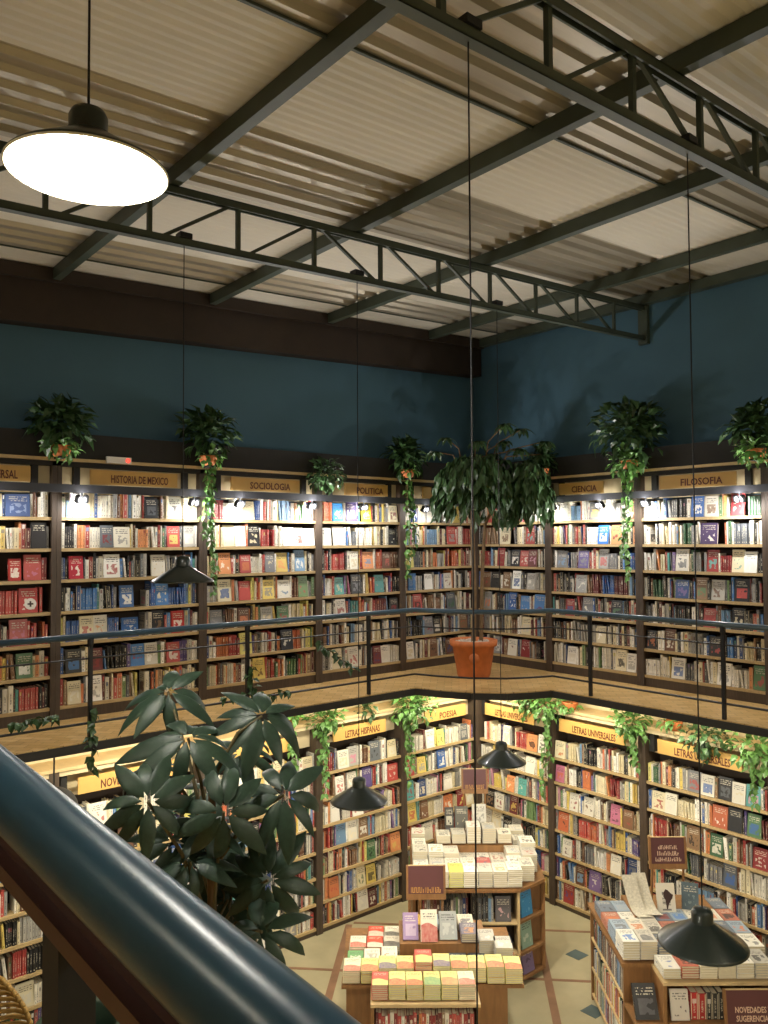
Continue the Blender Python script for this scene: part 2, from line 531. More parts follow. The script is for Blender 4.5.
# ------------------------------------------------------------------ roof sheets, purlins, trusses
roof = bpy.data.objects.new('ceiling', None); COL.objects.link(roof); ORG['ceiling'] = Vector((0, 0, 0)); structure(roof)
def sheet(y0, y1, kind):
    mb = MB()
    x0, x1 = XW, WB + 0.1
    prof = []
    if kind == 'galv':
        n = max(2, round((y0 - y1) / 0.17)); p = (y0 - y1) / n
        for i in range(n):
            a = y0 - i * p
            prof += [(a, 0.0), (a - 0.38 * p, 0.0), (a - 0.52 * p, 0.034), (a - 0.86 * p, 0.034)]
        prof.append((y1, 0.0))
    else:
        n = max(2, round((y0 - y1) / 0.076)); p = (y0 - y1) / n
        for i in range(n):
            a = y0 - i * p
            prof += [(a, 0.0), (a - 0.5 * p, 0.007)]
        prof.append((y1, 0.0))
    V, Fs = [], []
    for y, h in prof:
        V += [(x0, y, roof_z(x0) + h), (x1, y, roof_z(x1) + h)]
    for i in range(len(prof) - 1):
        a = 2 * i
        Fs.append((a, a + 1, a + 3, a + 2))
    k = len(V)
    V += [(x, y, z + 0.02) for x, y, z in V]
    Fs += [tuple(k + j for j in reversed(f)) for f in Fs]
    mb.add(V, Fs)
    o = mb.build('roof_sheet', M['galv'] if kind == 'galv' else M['creamsheet'], roof, smooth=False)
    return o
bands = [(0.32, -0.33, 'cream'), (-0.33, -0.92, 'galv'), (-0.92, -2.33, 'cream'), (-2.33, -3.36, 'galv'), (-3.36, -4.37, 'cream'),
         (-4.37, -5.3, 'galv'), (-5.3, -6.4, 'cream'), (-6.4, -7.35, 'galv'), (-7.35, -8.4, 'cream'), (-8.4, -9.0, 'galv'), (-9.0, YS, 'cream')]
for y0, y1, k in bands:
    sheet(y0, y1, k)
part(roof, 'sheet_seam', M['greensteel'], lambda mb: mb.bar((XW, -4.37, roof_z(XW) - 0.012), (WB, -4.37, roof_z(WB) - 0.012), 0.02, 0.016))
part(roof, 'sheet_seam', M['greensteel'], lambda mb: mb.bar((XW, -0.33, roof_z(XW) - 0.008), (WB, -0.33, roof_z(WB) - 0.008), 0.012, 0.012))

def cchannel(x):
    mb = MB(); z = roof_z(x)
    mb.box(x - 0.035, x + 0.035, YS, 0.06, z - 0.012, z - 0.004)
    mb.box(x - 0.035, x - 0.027, YS, 0.06, z - 0.107, z - 0.012)
    mb.box(x - 0.035, x + 0.035, YS, 0.06, z - 0.115, z - 0.107)
    mb.box(x + 0.027, x + 0.035, YS, 0.06, z - 0.107, z - 0.087)
    return mb
for x, nm in ((-8.85, 'leftmost'), (-7.22, 'second from the left'), (-5.61, 'beside the bright lamp'), (-3.98, 'at mid roof'), (-2.42, 'second from the right wall'), (-0.76, 'nearest the right wall')):
    tag(cchannel(x).build('roof_purlin', M['greensteel']), 'dark green steel roof purlin, %s' % nm, 'beam', 'roof purlins')

def truss(y, label):
    x0, x1 = XW + 0.02, WB - 0.02
    t = thing('roof_truss', label, 'truss', ((x0 + x1) / 2, y, 3.7), 'roof trusses')
    top = lambda x: roof_z(x) - 0.148
    bot = lambda x: roof_z(x) - 0.505
    part(t, 'top_chord', M['greensteel'], lambda m: (m.bar((x0, y - 0.022, top(x0)), (x1, y - 0.022, top(x1)), 0.012, 0.055), m.bar((x0, y + 0.022, top(x0)), (x1, y + 0.022, top(x1)), 0.012, 0.055), m.bar((x0, y, top(x0) + 0.024), (x1, y, top(x1) + 0.024), 0.056, 0.008)))
    part(t, 'bottom_chord', M['greensteel'], lambda m: (m.bar((x0, y - 0.022, bot(x0)), (x1, y - 0.022, bot(x1)), 0.012, 0.05), m.bar((x0, y + 0.022, bot(x0)), (x1, y + 0.022, bot(x1)), 0.012, 0.05), m.bar((x0, y, bot(x0) - 0.022), (x1, y, bot(x1) - 0.022), 0.056, 0.008)))
    xs = []
    x = -0.329
    while x > XW + 0.3:
        xs.append(x); x -= 0.682
    for x in xs:
        part(t, 'web_post', M['greensteel'], lambda m: m.bar((x, y, bot(x)), (x, y, top(x)), 0.03, 0.03))
    for a, c in zip(xs[1:], xs[:-1]):
        if a < -4.6:
            part(t, 'web_diagonal', M['greensteel'], lambda m: m.bar((a + 0.06, y, bot(a)), (c - 0.04, y, top(c)), 0.024, 0.024))
        else:
            part(t, 'web_diagonal', M['greensteel'], lambda m: m.bar((a + 0.06, y, top(a)), (c - 0.04, y, bot(c)), 0.024, 0.024))
    part(t, 'wall_bracket', M['greensteel'], lambda m: m.box(WB - 0.05, WB, y - 0.06, y + 0.06, bot(WB) - 0.07, top(WB) + 0.04))
    return bot
T1Y, T2Y, T3Y = -2.49, -5.36, -8.23
bot_z = truss(T1Y, 'dark green lattice truss farther away, ending on the blue right wall')
truss(T2Y, 'dark green lattice truss crossing the upper right of the roof')
truss(T3Y, 'dark green lattice truss overhead behind the viewer')

# ------------------------------------------------------------------ book making
PAL = {
    'white': ['e8e2d4', 'ddd6c4', 'f0ece2', 'd2cbb9', 'e4dcc6'], 'cream': ['e0d2a8', 'd6c596'], 'black': ['1d1d20', '2a2829', '26282e', '34322f'],
    'grey': ['77777a', '93918c', '5d6268', 'a9a59b'], 'red': ['a82a26', 'c03a2e', '8f2226', 'b8433a'], 'orange': ['d0702c', 'c25a24', 'e08a3e'],
    'yellow': ['e0c23c', 'd8cc50', 'cfae3a'], 'green': ['4d7a4a', '6f9456', '35603f'], 'teal': ['3f8f8c', '4aa39a'], 'blue': ['2f5fa4', '27477e', '3f7ec0', '6b94b8'],
    'purple': ['5b4a86', '7a5f96', '473a72'], 'brown': ['6a4228', '7e5636', '8e6a44'], 'maroon': ['5e2024', '6e2c2c'], 'pink': ['c4688a', 'c98aa0']}
MIXES = {
    'mixed': dict(white=30, cream=8, black=11, grey=8, red=11, orange=6, yellow=5, green=5, teal=2, blue=7, purple=3, brown=5, maroon=3, pink=2),
    'pale': dict(white=52, cream=12, black=6, grey=10, red=5, orange=4, yellow=3, blue=5, green=2, brown=3),
    'dark': dict(black=34, grey=22, white=12, red=7, blue=8, brown=8, maroon=5, teal=2, green=3),
    'blue': dict(blue=40, grey=12, white=16, black=12, teal=6, brown=8, purple=6, yellow=3),
    'red': dict(red=36, orange=10, white=22, black=10, maroon=7, grey=6, brown=5, yellow=4),
    'warm': dict(white=16, cream=12, orange=16, red=13, brown=16, yellow=8, black=8, grey=8, green=6, maroon=5),
    'dim': dict(white=20, grey=16, black=22, brown=14, cream=12, blue=6, red=4, maroon=6),
}
def pick(mix):
    d = MIXES[mix]
    k = random.choices(list(d.keys()), list(d.values()))[0]
    return k, random.choice(PAL[k])

def jitter(c, a=0.12, sat=0.80):
    f = 1 + random.uniform(-a, a)
    g = 0.3 * c[0] + 0.6 * c[1] + 0.1 * c[2]
    c = tuple(g + (x - g) * sat for x in c)
    return tuple(max(0.004, min(0.93, x * f)) for x in c)

_seed = [0]
def add_book(mb, X, t, d, h, col, acc, style=1):
    """hard-cornered book: boards, spine with eased edges, recessed page block.
    x: thickness 0..t, y: 0 (spine) .. d, z: 0..h; front cover on +x"""
    _seed[0] = (_seed[0] + 1) % 900
    sd = _seed[0] * 2.0
    b = min(0.0025, t * 0.12); e = 0.004
    plain = [(-9, -9)] * 4
    def uvb(style_off):
        lo, hi = style_off, style_off + 0.999
        return [(sd + 0.001, lo), (sd + 0.999, lo), (sd + 0.999, hi), (sd + 0.001, hi)]
    # pages
    mb.box(b, t - b, e * 0.5, d - e, 0.003, h - e, 1, X, col=col)
    # spine block (eased)
    c = t * 0.22
    V = [(0, c * 0.5, 0), (c, 0, 0), (t - c, 0, 0), (t, c * 0.5, 0), (t, e + c * 0.5, 0), (0, e + c * 0.5, 0)]
    V += [(x, y, h) for x, y, z in V]
    Fs = [(5, 4, 3, 2, 1, 0), (6, 7, 8, 9, 10, 11), (0, 1, 7, 6), (1, 2, 8, 7), (2, 3, 9, 8), (3, 4, 10, 9), (4, 5, 11, 10), (5, 0, 6, 11)]
    uvs = [[(-9, -9)] * 6, [(-9, -9)] * 6, plain, uvb(0.0), plain, plain, plain, plain]
    mb.add(V, Fs, 0, X, uvs=uvs, col=col, acc=acc)
    # boards
    for x0, x1, f in ((0, b, 5), (t - b, t, 3)):
        V = [(x0, e, 0), (x1, e, 0), (x1, d, 0), (x0, d, 0), (x0, e, h), (x1, e, h), (x1, d, h), (x0, d, h)]
        Fs = [(0, 3, 2, 1), (4, 5, 6, 7), (0, 1, 5, 4), (1, 2, 6, 5), (2, 3, 7, 6), (3, 0, 4, 7)]
        uvs = [plain] * 6
        uvs[f] = uvb(2.0 * style) if f == 3 else [uvb(2.0 * style)[i] for i in (1, 0, 3, 2)]
        mb.add(V, Fs, 0, X, uvs=uvs, col=col, acc=acc)

BOOKM = [M['book'], M['page']]
R_RIGHT = Matrix.Rotation(-PI / 2, 4, 'Z')
def frame(side):
    return Matrix.Identity(4) if side == 'L' else R_RIGHT

SHELF_U = [1.886, 1.595, 1.303, 1.007, 0.715, 0.422, 0.130]
SHELF_L = [-1.051, -1.349, -1.653, -1.934, -2.223, -2.514, -2.790]

def ordinal(n):
    return '%d%s' % (n, 'th' if 10 <= n % 100 <= 20 else {1: 'st', 2: 'nd', 3: 'rd'}.get(n % 10, 'th'))
ROWN = ['top', 'second', 'third', 'fourth', 'fifth', 'sixth', 'bottom']

BAYS = []   # side, a0, a1, level, short name, sign text, sign span, mix per row, spot?
def bay(*a): BAYS.append(a)
bay('L', -7.10, -5.61, 'U', 'HISTORIA UNIVERSAL', 'HISTORIA UNIVERSAL', (-6.80, -5.85), ['pale', 'warm', 'red', 'red', 'red', 'warm', 'dark'])
bay('L', -5.61, -4.12, 'U', 'HISTORIA DE MEXICO', 'HISTORIA DE MEXICO', (-5.31, -4.42), ['pale', 'pale', 'dark', 'blue', 'mixed', 'mixed', 'warm'])
bay('L', -4.12, -2.64, 'U', 'SOCIOLOGIA', 'SOCIOLOGIA', (-3.80, -2.92), ['pale', 'pale', 'mixed', 'warm', 'warm', 'mixed', 'warm'])
bay('L', -2.64, -1.34, 'U', 'POLITICA', 'POLITICA', (-2.27, -1.60), ['mixed', 'pale', 'red', 'mixed', 'mixed', 'dim', 'dim'])
bay('L', -1.34, 0.0, 'U', 'left corner gallery', '', (-1.0, -0.4), ['pale', 'mixed', 'warm', 'mixed', 'dim', 'dim', 'dim'])
bay('R', 0.0, 1.26, 'U', 'right corner gallery', '', (0.30, 0.95), ['mixed', 'dim', 'dim', 'dim', 'dim', 'dim', 'dim'])
bay('R', 1.26, 2.55, 'U', 'CIENCIA', 'CIENCIA', (1.46, 2.10), ['pale', 'mixed', 'mixed', 'dark', 'dark', 'dim', 'pale'])
bay('R', 2.55, 3.99, 'U', 'FILOSOFIA', 'FILOSOFIA', (2.84, 3.70), ['pale', 'pale', 'mixed', 'dark', 'dark', 'dim', 'pale'])
bay('R', 3.99, 5.45, 'U', 'far right gallery', '', (4.3, 5.1), ['mixed'] * 7)
bay('L', -7.10, -5.61, 'L', 'ground floor far left', '', (-6.80, -5.9), ['mixed'] * 7)
bay('L', -5.61, -4.12, 'L', 'NOVELA HISTORICA', 'NOVELA HISTÓRICA', (-5.40, -4.40), ['pale', 'mixed', 'mixed', 'mixed', 'mixed', 'mixed', 'mixed'])
bay('L', -4.12, -2.64, 'L', 'ground floor plant-screened', '', (-3.85, -3.05), ['pale', 'mixed', 'mixed', 'mixed', 'mixed', 'mixed', 'pale'])
bay('L', -2.64, -1.34, 'L', 'LETRAS HISPANAS', 'LETRAS HISPANAS', (-2.46, -1.66), ['mixed', 'mixed', 'mixed', 'mixed', 'warm', 'mixed', 'mixed'])
bay('L', -1.34, 0.0, 'L', 'POESIA', 'POESIA', (-1.00, -0.25), ['mixed', 'mixed', 'mixed', 'mixed', 'mixed', 'mixed', 'mixed'])
bay('R', 0.0, 1.26, 'L', 'corner LETRAS UNIVERSALES', 'LETRAS UNIVERSALES', (0.18, 1.02), ['mixed', 'pale', 'mixed', 'mixed', 'mixed', 'mixed', 'mixed'])
bay('R', 1.26, 2.55, 'L', 'middle LETRAS UNIVERSALES', 'LETRAS UNIVERSALES', (1.42, 2.34), ['pale', 'mixed', 'mixed', 'mixed', 'mixed', 'mixed', 'pale'])
bay('R', 2.55, 3.99, 'L', 'nearest LETRAS UNIVERSALES', 'LETRAS UNIVERSALES', (2.76, 3.70), ['mixed', 'mixed', 'warm', 'pale', 'mixed', 'mixed', 'pale'])
bay('R', 3.99, 5.45, 'L', 'ground floor far right', '', (4.3, 5.1), ['mixed'] * 7)

def make_bookcase(side, a0, a1, level, short, sign, span):
    X = frame(side)
    up = level == 'U'
    base = 0.0 if up else Z0
    rows = SHELF_U if up else SHELF_L
    top = 2.68 if up else -0.435
    lab = 'dark bookcase with pine shelf edges, %s, %s' % (('under %s sign' % sign) if sign and short == sign else short + ' one', 'on the gallery' if up else 'on the ground floor')
    t = thing('bookcase', lab, 'bookcase', X @ Vector(((a0 + a1) / 2, 0.15, base)), 'wall bookcases')
    sw = 0.045
    for s0 in (a0, a1 - sw):
        part(t, 'side_panel', M['espresso'], lambda m: m.box(s0 + 0.001, s0 + sw - 0.001, -0.012, WB - 0.002, base, top - (0.27 if up else 0.03), 0, X))
    part(t, 'back_panel', M['caseback'], lambda m: m.box(a0 + sw, a1 - sw, 0.275, WB - 0.004, base, (2.11 if up else -0.75), 0, X))
    part(t, 'plinth', M['espresso'], lambda m: m.box(a0 + sw, a1 - sw, 0.01, 0.04, base, rows[-1] - 0.028, 0, X))
    for z in rows:
        part(t, 'shelf_board', M['pine'], lambda m: m.box(a0 + sw, a1 - sw, 0.0, 0.27, z - 0.03, z, 0, X))
    if up:
        part(t, 'header_panel', M['header'], lambda m: m.box(a0 + sw, a1 - sw, 0.07, 0.09, 2.11, 2.40, 0, X))
        for s0 in (a0 + 0.16, a1 - 0.22):
            part(t, 'header_block', M['fascia'], lambda m: m.box(s0, s0 + 0.06, 0.02, 0.07, 2.11, 2.40, 0, X))
        part(t, 'wood_trim', M['trimwood'], lambda m: m.box(a0, a1, -0.045, 0.05, 2.410, 2.440, 0, X))
        part(t, 'top_rail', M['fascia'], lambda m: m.box(a0, a1, -0.012, 0.06, 2.365, 2.409, 0, X))
        part(t, 'crown_fascia', M['fascia'], lambda m: m.box(a0, a1, -0.02, 0.02, 2.441, 2.68, 0, X))
        part(t, 'crown_top', M['fascia'], lambda m: m.box(a0, a1, 0.02, WB - 0.004, 2.66, 2.68, 0, X))
    else:
        part(t, 'header_panel', M['header'], lambda m: m.box(a0 + sw, a1 - sw, 0.13, 0.15, -0.75, -0.47, 0, X))
        part(t, 'wood_trim', M['trimwood'], lambda m: m.box(a0, a1, -0.03, WB - 0.004, -0.465, -0.435, 0, X))
        part(t, 'top_rail', M['header'], lambda m: m.box(a0 + sw, a1 - sw, -0.005, 0.03, -0.515, -0.466, 0, X))
        part(t, 'header_block', M['fascia'], lambda m: m.box(a0 + 0.07, a0 + 0.13, 0.03, 0.13, -0.72, -0.52, 0, X))
    # section sign
    if up:
        z0, z1, dd = 2.205, 2.345, -0.012
    else:
        z0, z1, dd = -0.705, -0.552, -0.02
    a, c = span
    where = 'on the gallery' if up else 'on the ground floor'
    sl = ('yellow section sign reading %s, %s' % (sign, ('over the %s case' % short) if short != sign else where)) if sign else 'blank yellow section sign over the %s bookcase' % short
    s = thing('section_sign', sl, 'sign', X @ Vector(((a + c) / 2, dd, z0)), 'section signs')
    part(s, 'board', M['sign'], lambda m: m.box(a, c, dd - 0.012, dd + 0.006, z0, z1, 0, X))
    for b_ in (a + 0.06, c - 0.08):
        part(s, 'bracket', M['fascia'], lambda m: m.box(b_, b_ + 0.02, dd + 0.006, 0.13 if not up else 0.07, z0 + 0.03, z0 + 0.05, 0, X))
    if sign:
        size = 0.105 if up else 0.112
        wid = min((c - a) * 0.66, 0.052 * len(sign))
        TX = X @ Matrix.Translation(((a + c) / 2 + (0.05 if up else 0.04), dd - 0.0125, z0 + 0.055)) @ Matrix.Rotation(PI / 2, 4, 'X')
        tm = text_mesh(sign, size, Matrix.Identity(4), 1.0)
        xs = [p.x for p in tm.v]; k = wid / (max(xs) - min(xs))
        for p in tm.v:
            q = TX @ Vector((p.x * k, p.y, p.z)); p.x, p.y, p.z = q
        tm.build('lettering', M['letter'], s)

for B in BAYS:
    make_bookcase(*B[:7])

# corner posts where the two runs of cases meet
for base, top, w in ((0.0, 2.36, 'gallery'), (Z0, -0.47, 'ground floor')):
    mb = MB(); mb.box(-0.05, 0.0, -0.05, 0.0, base, top); mb.box(0.0, 0.03, 0.0, 0.03, base, top)
    tag(mb.build('corner_post', M['espresso']), 'dark square post in the corner between the %s bookcases' % w, 'post')

# fill the shelves
books = []   # dicts
for (side, a0, a1, level, short, sign, span, mixes) in BAYS:
    X = frame(side)
    rows = SHELF_U if level == 'U' else SHELF_L
    for ri, z in enumerate(rows):
        a = a0 + 0.052
        end = a1 - 0.052
        hbase = random.uniform(0.19, 0.215)
        idx = 0
        run = 0; rc = None
        while a < end - 0.014:
            face = random.random() < (0.13 if level == 'U' else 0.13)
            if run <= 0 and random.random() < 0.10:
                run = random.randint(3, 7); rc = pick(mixes[ri]); rh = random.uniform(0.17, 0.225); rw = random.uniform(0.014, 0.026)
            if run > 0:
                (cn, hx), h, w = rc, rh, rw; run -= 1; face = False
            else:
                cn, hx = pick(mixes[ri])
                h = min(0.243, max(0.15, random.gauss(hbase + 0.012, 0.022)))
                w = random.choice((random.uniform(0.013, 0.022), random.uniform(0.02, 0.034), random.uniform(0.026, 0.05)))
            an, ahx = pick('mixed')
            d = random.uniform(0.125, 0.165)
            if face:
                w = random.uniform(0.125, 0.165); h = random.uniform(0.20, 0.242)
            if a + w > end:
                if end - a < 0.02: break
                w = end - a; face = False
                if w > 0.05: w = 0.03
            idx += 1
            if random.random() < 0.012: a += random.uniform(0.02, 0.07); continue
            setb = random.uniform(0.012, 0.035)
            books.append(dict(side=side, X=X, a=a, w=w, h=h, d=d, z=z, face=face, cn=cn, col=jitter(lin(hx)), acc=jitter(lin(ahx)), idx=idx, ri=ri, level=level, short=short, sign=sign, setb=setb,
                              tilt=(random.uniform(-0.16, -0.06) if (not face and random.random() < 0.05 and a + w + 0.05 < end) else 0)))
            a += w + random.uniform(0.0004, 0.002)
            if books[-1]['tilt']: a += 0.2 * abs(math.sin(books[-1]['tilt'])) + 0.002

# a few books the photograph singles out
def special(short, level, ri, a, w, **kw):
    for b in list(books):
        if b['short'] == short and b['level'] == level and b['ri'] == ri and b['a'] < a + w + 0.004 and b['a'] + b['w'] > a - 0.004:
            books.remove(b)
    X = frame('L' if a < 0 else 'R')
    bb = dict(side='L', X=X, a=a, w=w, h=0.225, d=0.15, z=(SHELF_U if level == 'U' else SHELF_L)[ri], face=True, cn='red', col=lin('a82a26'), acc=lin('e8e2d4'), idx=0, ri=ri, level=level, short=short, sign=short, setb=0.02, tilt=0)
    bb.update(kw); books.append(bb)
special('HISTORIA UNIVERSAL', 'U', 3, -5.93, 0.165, cn='red', special='disc')
special('HISTORIA UNIVERSAL', 'U', 0, -6.05, 0.21, cn='blue', col=lin('4a5c86'), acc=lin('8f9cb8'), h=0.205)
special('HISTORIA UNIVERSAL', 'U', 2, -6.02, 0.11, cn='red', h=0.2)
special('HISTORIA DE MEXICO', 'U', 2, -5.49, 0.135, cn='red', col=lin('b02a3c'), h=0.215)
special('HISTORIA DE MEXICO', 'U', 3, -5.0, 0.14, cn='blue', col=lin('4a6a9a'), h=0.215)
special('HISTORIA DE MEXICO', 'U', 4, -4.98, 0.17, cn='blue', col=lin('2f5a94'), acc=lin('d8d4c8'), h=0.19)
special('HISTORIA DE MEXICO', 'U', 4, -4.46, 0.14, cn='red', col=lin('b02c28'), h=0.225)
special('POLITICA', 'U', 0, -2.42, 0.15, cn='blue', col=lin('2f8cd0'), h=0.215)
special('POLITICA', 'U', 0, -1.98, 0.14, cn='yellow', col=lin('e6d23c'), h=0.215)
special('CIENCIA', 'U', 1, 1.99, 0.15, cn='blue', col=lin('2f6cc0'), h=0.225, side='R')
special('FILOSOFIA', 'U', 0, 3.62, 0.14, cn='red', col=lin('a83c40'), h=0.225, side='R')
special('FILOSOFIA', 'U', 1, 3.28, 0.19, cn='purple', col=lin('4a3a5c'), h=0.225, side='R')

def book_matrix(b):
    X = b['X']
    if b['face']:
        lean = math.radians(7)
        T = Matrix.Translation((b['a'], b['setb'] + 0.008, b['z'] + 0.001)) @ Matrix.Rotation(-lean, 4, 'X') @ Matrix.Rotation(-PI / 2, 4, 'Z')
        # local book: spine to the left, front cover outwards; thickness backwards
        return X @ T, (0.022, b['w'], b['h'])
    # local x = thickness; the spine faces out of the shelf
    T = Matrix.Translation((b['a'] + (0.2 * abs(math.sin(b['tilt'])) if b['tilt'] else 0), b['setb'], b['z'] + 0.001)) @ Matrix.Rotation(b['tilt'], 4, 'Y')
    return X @ T, (b['w'], b['d'], b['h'])

def score(b):
    c = b['X'] @ Vector((b['a'] + b['w'] / 2, 0, b['z'] + b['h'] / 2))
    p = project(c)
    if p is None or not (6 < p[0] < 760 and 6 < p[1] < 1015):
        return -1
    if b['level'] == 'L' and (p[0] < 330 or (p[0] < 480 and p[1] > 870)):
        return -1
    if b['level'] == 'L' and 340 < p[0] < 545 and p[1] > 800:
        return -1
    if b['level'] == 'L' and p[0] > 600 and p[1] > 860:
        return -1
    return b['w'] * b['h'] / p[2] ** 2

for b in books:
    b['score'] = score(b)
order = sorted(books, key=lambda b: -b['score'])
single = order[:185]
SIZES = lambda b: ('large face-out' if b['face'] else ('thick' if b['w'] > 0.034 else ('slim' if b['w'] < 0.017 else 'upright')))
# count positions from the left, per shelf
from collections import defaultdict
rowsd = defaultdict(list)
for b in books:
    rowsd[(b['side'], b['short'], b['level'], b['ri'])].append(b)
for r in rowsd.values():
    r.sort(key=lambda b: b['a'])
    for i, b in enumerate(r):
        b['n'] = i + 1
for b in single:
    X, (t, d, h) = book_matrix(b)
    mb = MB()
    add_book(mb, Matrix.Identity(4), t, d, h, b['col'], b['acc'], 1)
    me_mats = list(BOOKM)
    o = bpy.data.objects.new('book', mb.mesh('book', me_mats))
    o.matrix_world = X
    COL.objects.link(o)
    ORG[o.name] = X.translation.copy()
    lab = '%s %s book, %s from left, %s shelf, %s bookcase' % (SIZES(b), b['cn'], ordinal(b['n']), ROWN[b['ri']], b['short'])
    tag(o, lab, 'book', 'books on the shelves')
    if b.get('special') == 'disc':
        dm = MB()
        dm.lathe([(0.052, 0.0), (0.052, 0.0012)], 20, 0, Matrix.Translation((t, d * 0.62, h * 0.36)) @ Matrix.Rotation(PI / 2, 4, 'Y'), True, True)
        dm.box(t + 0.0012, t + 0.002, d * 0.62 - 0.026, d * 0.62 + 0.026, h * 0.36 - 0.008, h * 0.36 + 0.008, 1)
        dm.box(t + 0.0012, t + 0.002, d * 0.62 - 0.008, d * 0.62 + 0.008, h * 0.36 - 0.026, h * 0.36 + 0.026, 1)
        me = dm.mesh('cover_emblem', [M['whiteplastic'], M['ink']])
        e = bpy.data.objects.new('cover_emblem', me); e.parent = o; COL.objects.link(e)
rest = MB()
for b in order[185:]:
    X, (t, d, h) = book_matrix(b)
    add_book(rest, X, t, d, h, b['col'], b['acc'], 1)
tag(rest.build('shelved_books', BOOKM, origin=(0, 0, Z0)), 'many more books standing in rows on the farther wall shelves', 'books', kind='stuff')

# ------------------------------------------------------------------ light rails and spot heads upstairs
for side, a0, a1, nm in (('L', -7.1, -0.10, 'left'), ('R', 0.10, 5.45, 'right')):
    X = frame(side)
    t = thing('light_rail', 'black horizontal light rail across the %s gallery bookcases' % nm, 'rail', X @ Vector(((a0 + a1) / 2, -0.12, 2.11)), 'light rails')
    part(t, 'bar', M['railgrey'], lambda m: m.box(a0, a1, -0.14, -0.10, 2.112, 2.188, 0, X))
    for (sd, b0, b1, lv, *_x) in BAYS:
        if sd == side and lv == 'U':
            for c in (b0 + 0.03, b1 - 0.05):
                if a0 < c < a1:
                    part(t, 'bracket', M['railgrey'], lambda m: m.box(c, c + 0.02, -0.10, -0.013, 2.14, 2.16, 0, X))

def spot_head(side, a, lit, label):
    X = frame(side)
    o = X @ Vector((a, -0.12, 2.05))
    t = thing('spotlight', label, 'spotlight', o, 'spotlights under the light rail')
    part(t, 'stem', M['blackmetal'], lambda m: m.tube([X @ Vector((a, -0.12, 2.112)), X @ Vector((a, -0.12, 2.07))], 0.008, 8))
    for s_ in (-1, 1):
        def head(m):
            T = X @ Matrix.Translation((a + s_ * 0.035, -0.12, 2.055)) @ Matrix.Rotation(math.radians(215), 4, 'X')
            m.lathe([(0.012, -0.045), (0.026, -0.035), (0.03, 0.02), (0.03, 0.03)], 14, 0, T, True, True)
        hd = part(t, 'head', M['blackmetal'], head, True)
        def lens(m):
            T = X @ Matrix.Translation((a + s_ * 0.035, -0.12, 2.055)) @ Matrix.Rotation(math.radians(215), 4, 'X')
            m.lathe([(0.024, 0.0305), (0.001, 0.0325)], 14, 0, T, True, True)
        part(t, 'lens', M['spotbulb'] if lit else M['reflector'], lens)
    if lit:
        point_light('spot_glow', X @ Vector((a, -0.16, 2.035)), P_SPOT * lit, WHITE, 0.03)
spots = [('L', -6.3, 0.8, 'HISTORIA UNIVERSAL'), ('L', -5.42, 0.55, 'HISTORIA DE MEXICO'), ('L', -4.28, 0.6, 'HISTORIA DE MEXICO right end'), ('L', -3.75, 0.9, 'SOCIOLOGIA left end'), ('L', -2.82, 1.5, 'SOCIOLOGIA right end'), ('L', -2.06, 0.9, 'POLITICA'), ('L', -1.05, 0.35, 'left corner'),
         ('R', 0.95, 0.25, 'right corner'), ('R', 1.42, 1.0, 'CIENCIA left end'), ('R', 2.12, 1.0, 'CIENCIA right end'), ('R', 2.72, 0.9, 'FILOSOFIA left end'), ('R', 3.78, 1.3, 'FILOSOFIA right end'), ('R', 4.6, 0.8, 'far right')]
for s_, a, l, nm in spots:
    spot_head(s_, a, l, 'small black twin spotlight under the rail at the %s bookcase' % nm)

# tube lights under the gallery, lighting the ground-floor shelves
def under_light(side, a, nm):
    X = frame(side)
    t = thing('tube_light', 'slim lit tube light under the gallery before the %s shelves' % nm, 'light', X @ Vector((a, -0.5, -0.13)), 'tube lights under the gallery')
    part(t, 'housing', M['whiteplastic'], lambda m: m.box(a - 0.5, a + 0.5, -0.54, -0.46, -0.10, -0.077, 0, X))
    part(t, 'tube', M['tube'], lambda m: m.tube([X @ Vector((a - 0.48, -0.5, -0.114)), X @ Vector((a + 0.48, -0.5, -0.114))], 0.013, 8))
    o = area_light('tube_glow', X @ Vector((a, -0.5, -0.132)), 0.95, P_UNDER, WARM, size_y=0.05)
    ang = math.radians(24)
    R = X @ Matrix.Rotation(ang, 4, 'X')
    o.rotation_euler = R.to_euler()
for side, a, nm in (('L', -6.4, 'far left'), ('L', -4.9, 'NOVELA HISTORICA'), ('L', -3.4, 'plant-screened'), ('L', -2.0, 'LETRAS HISPANAS'), ('L', -0.75, 'POESIA'),
                    ('R', 0.7, 'corner LETRAS UNIVERSALES'), ('R', 1.9, 'middle LETRAS UNIVERSALES'), ('R', 3.3, 'nearest LETRAS UNIVERSALES'), ('R', 4.7, 'far right')):
    under_light(side, a, nm)

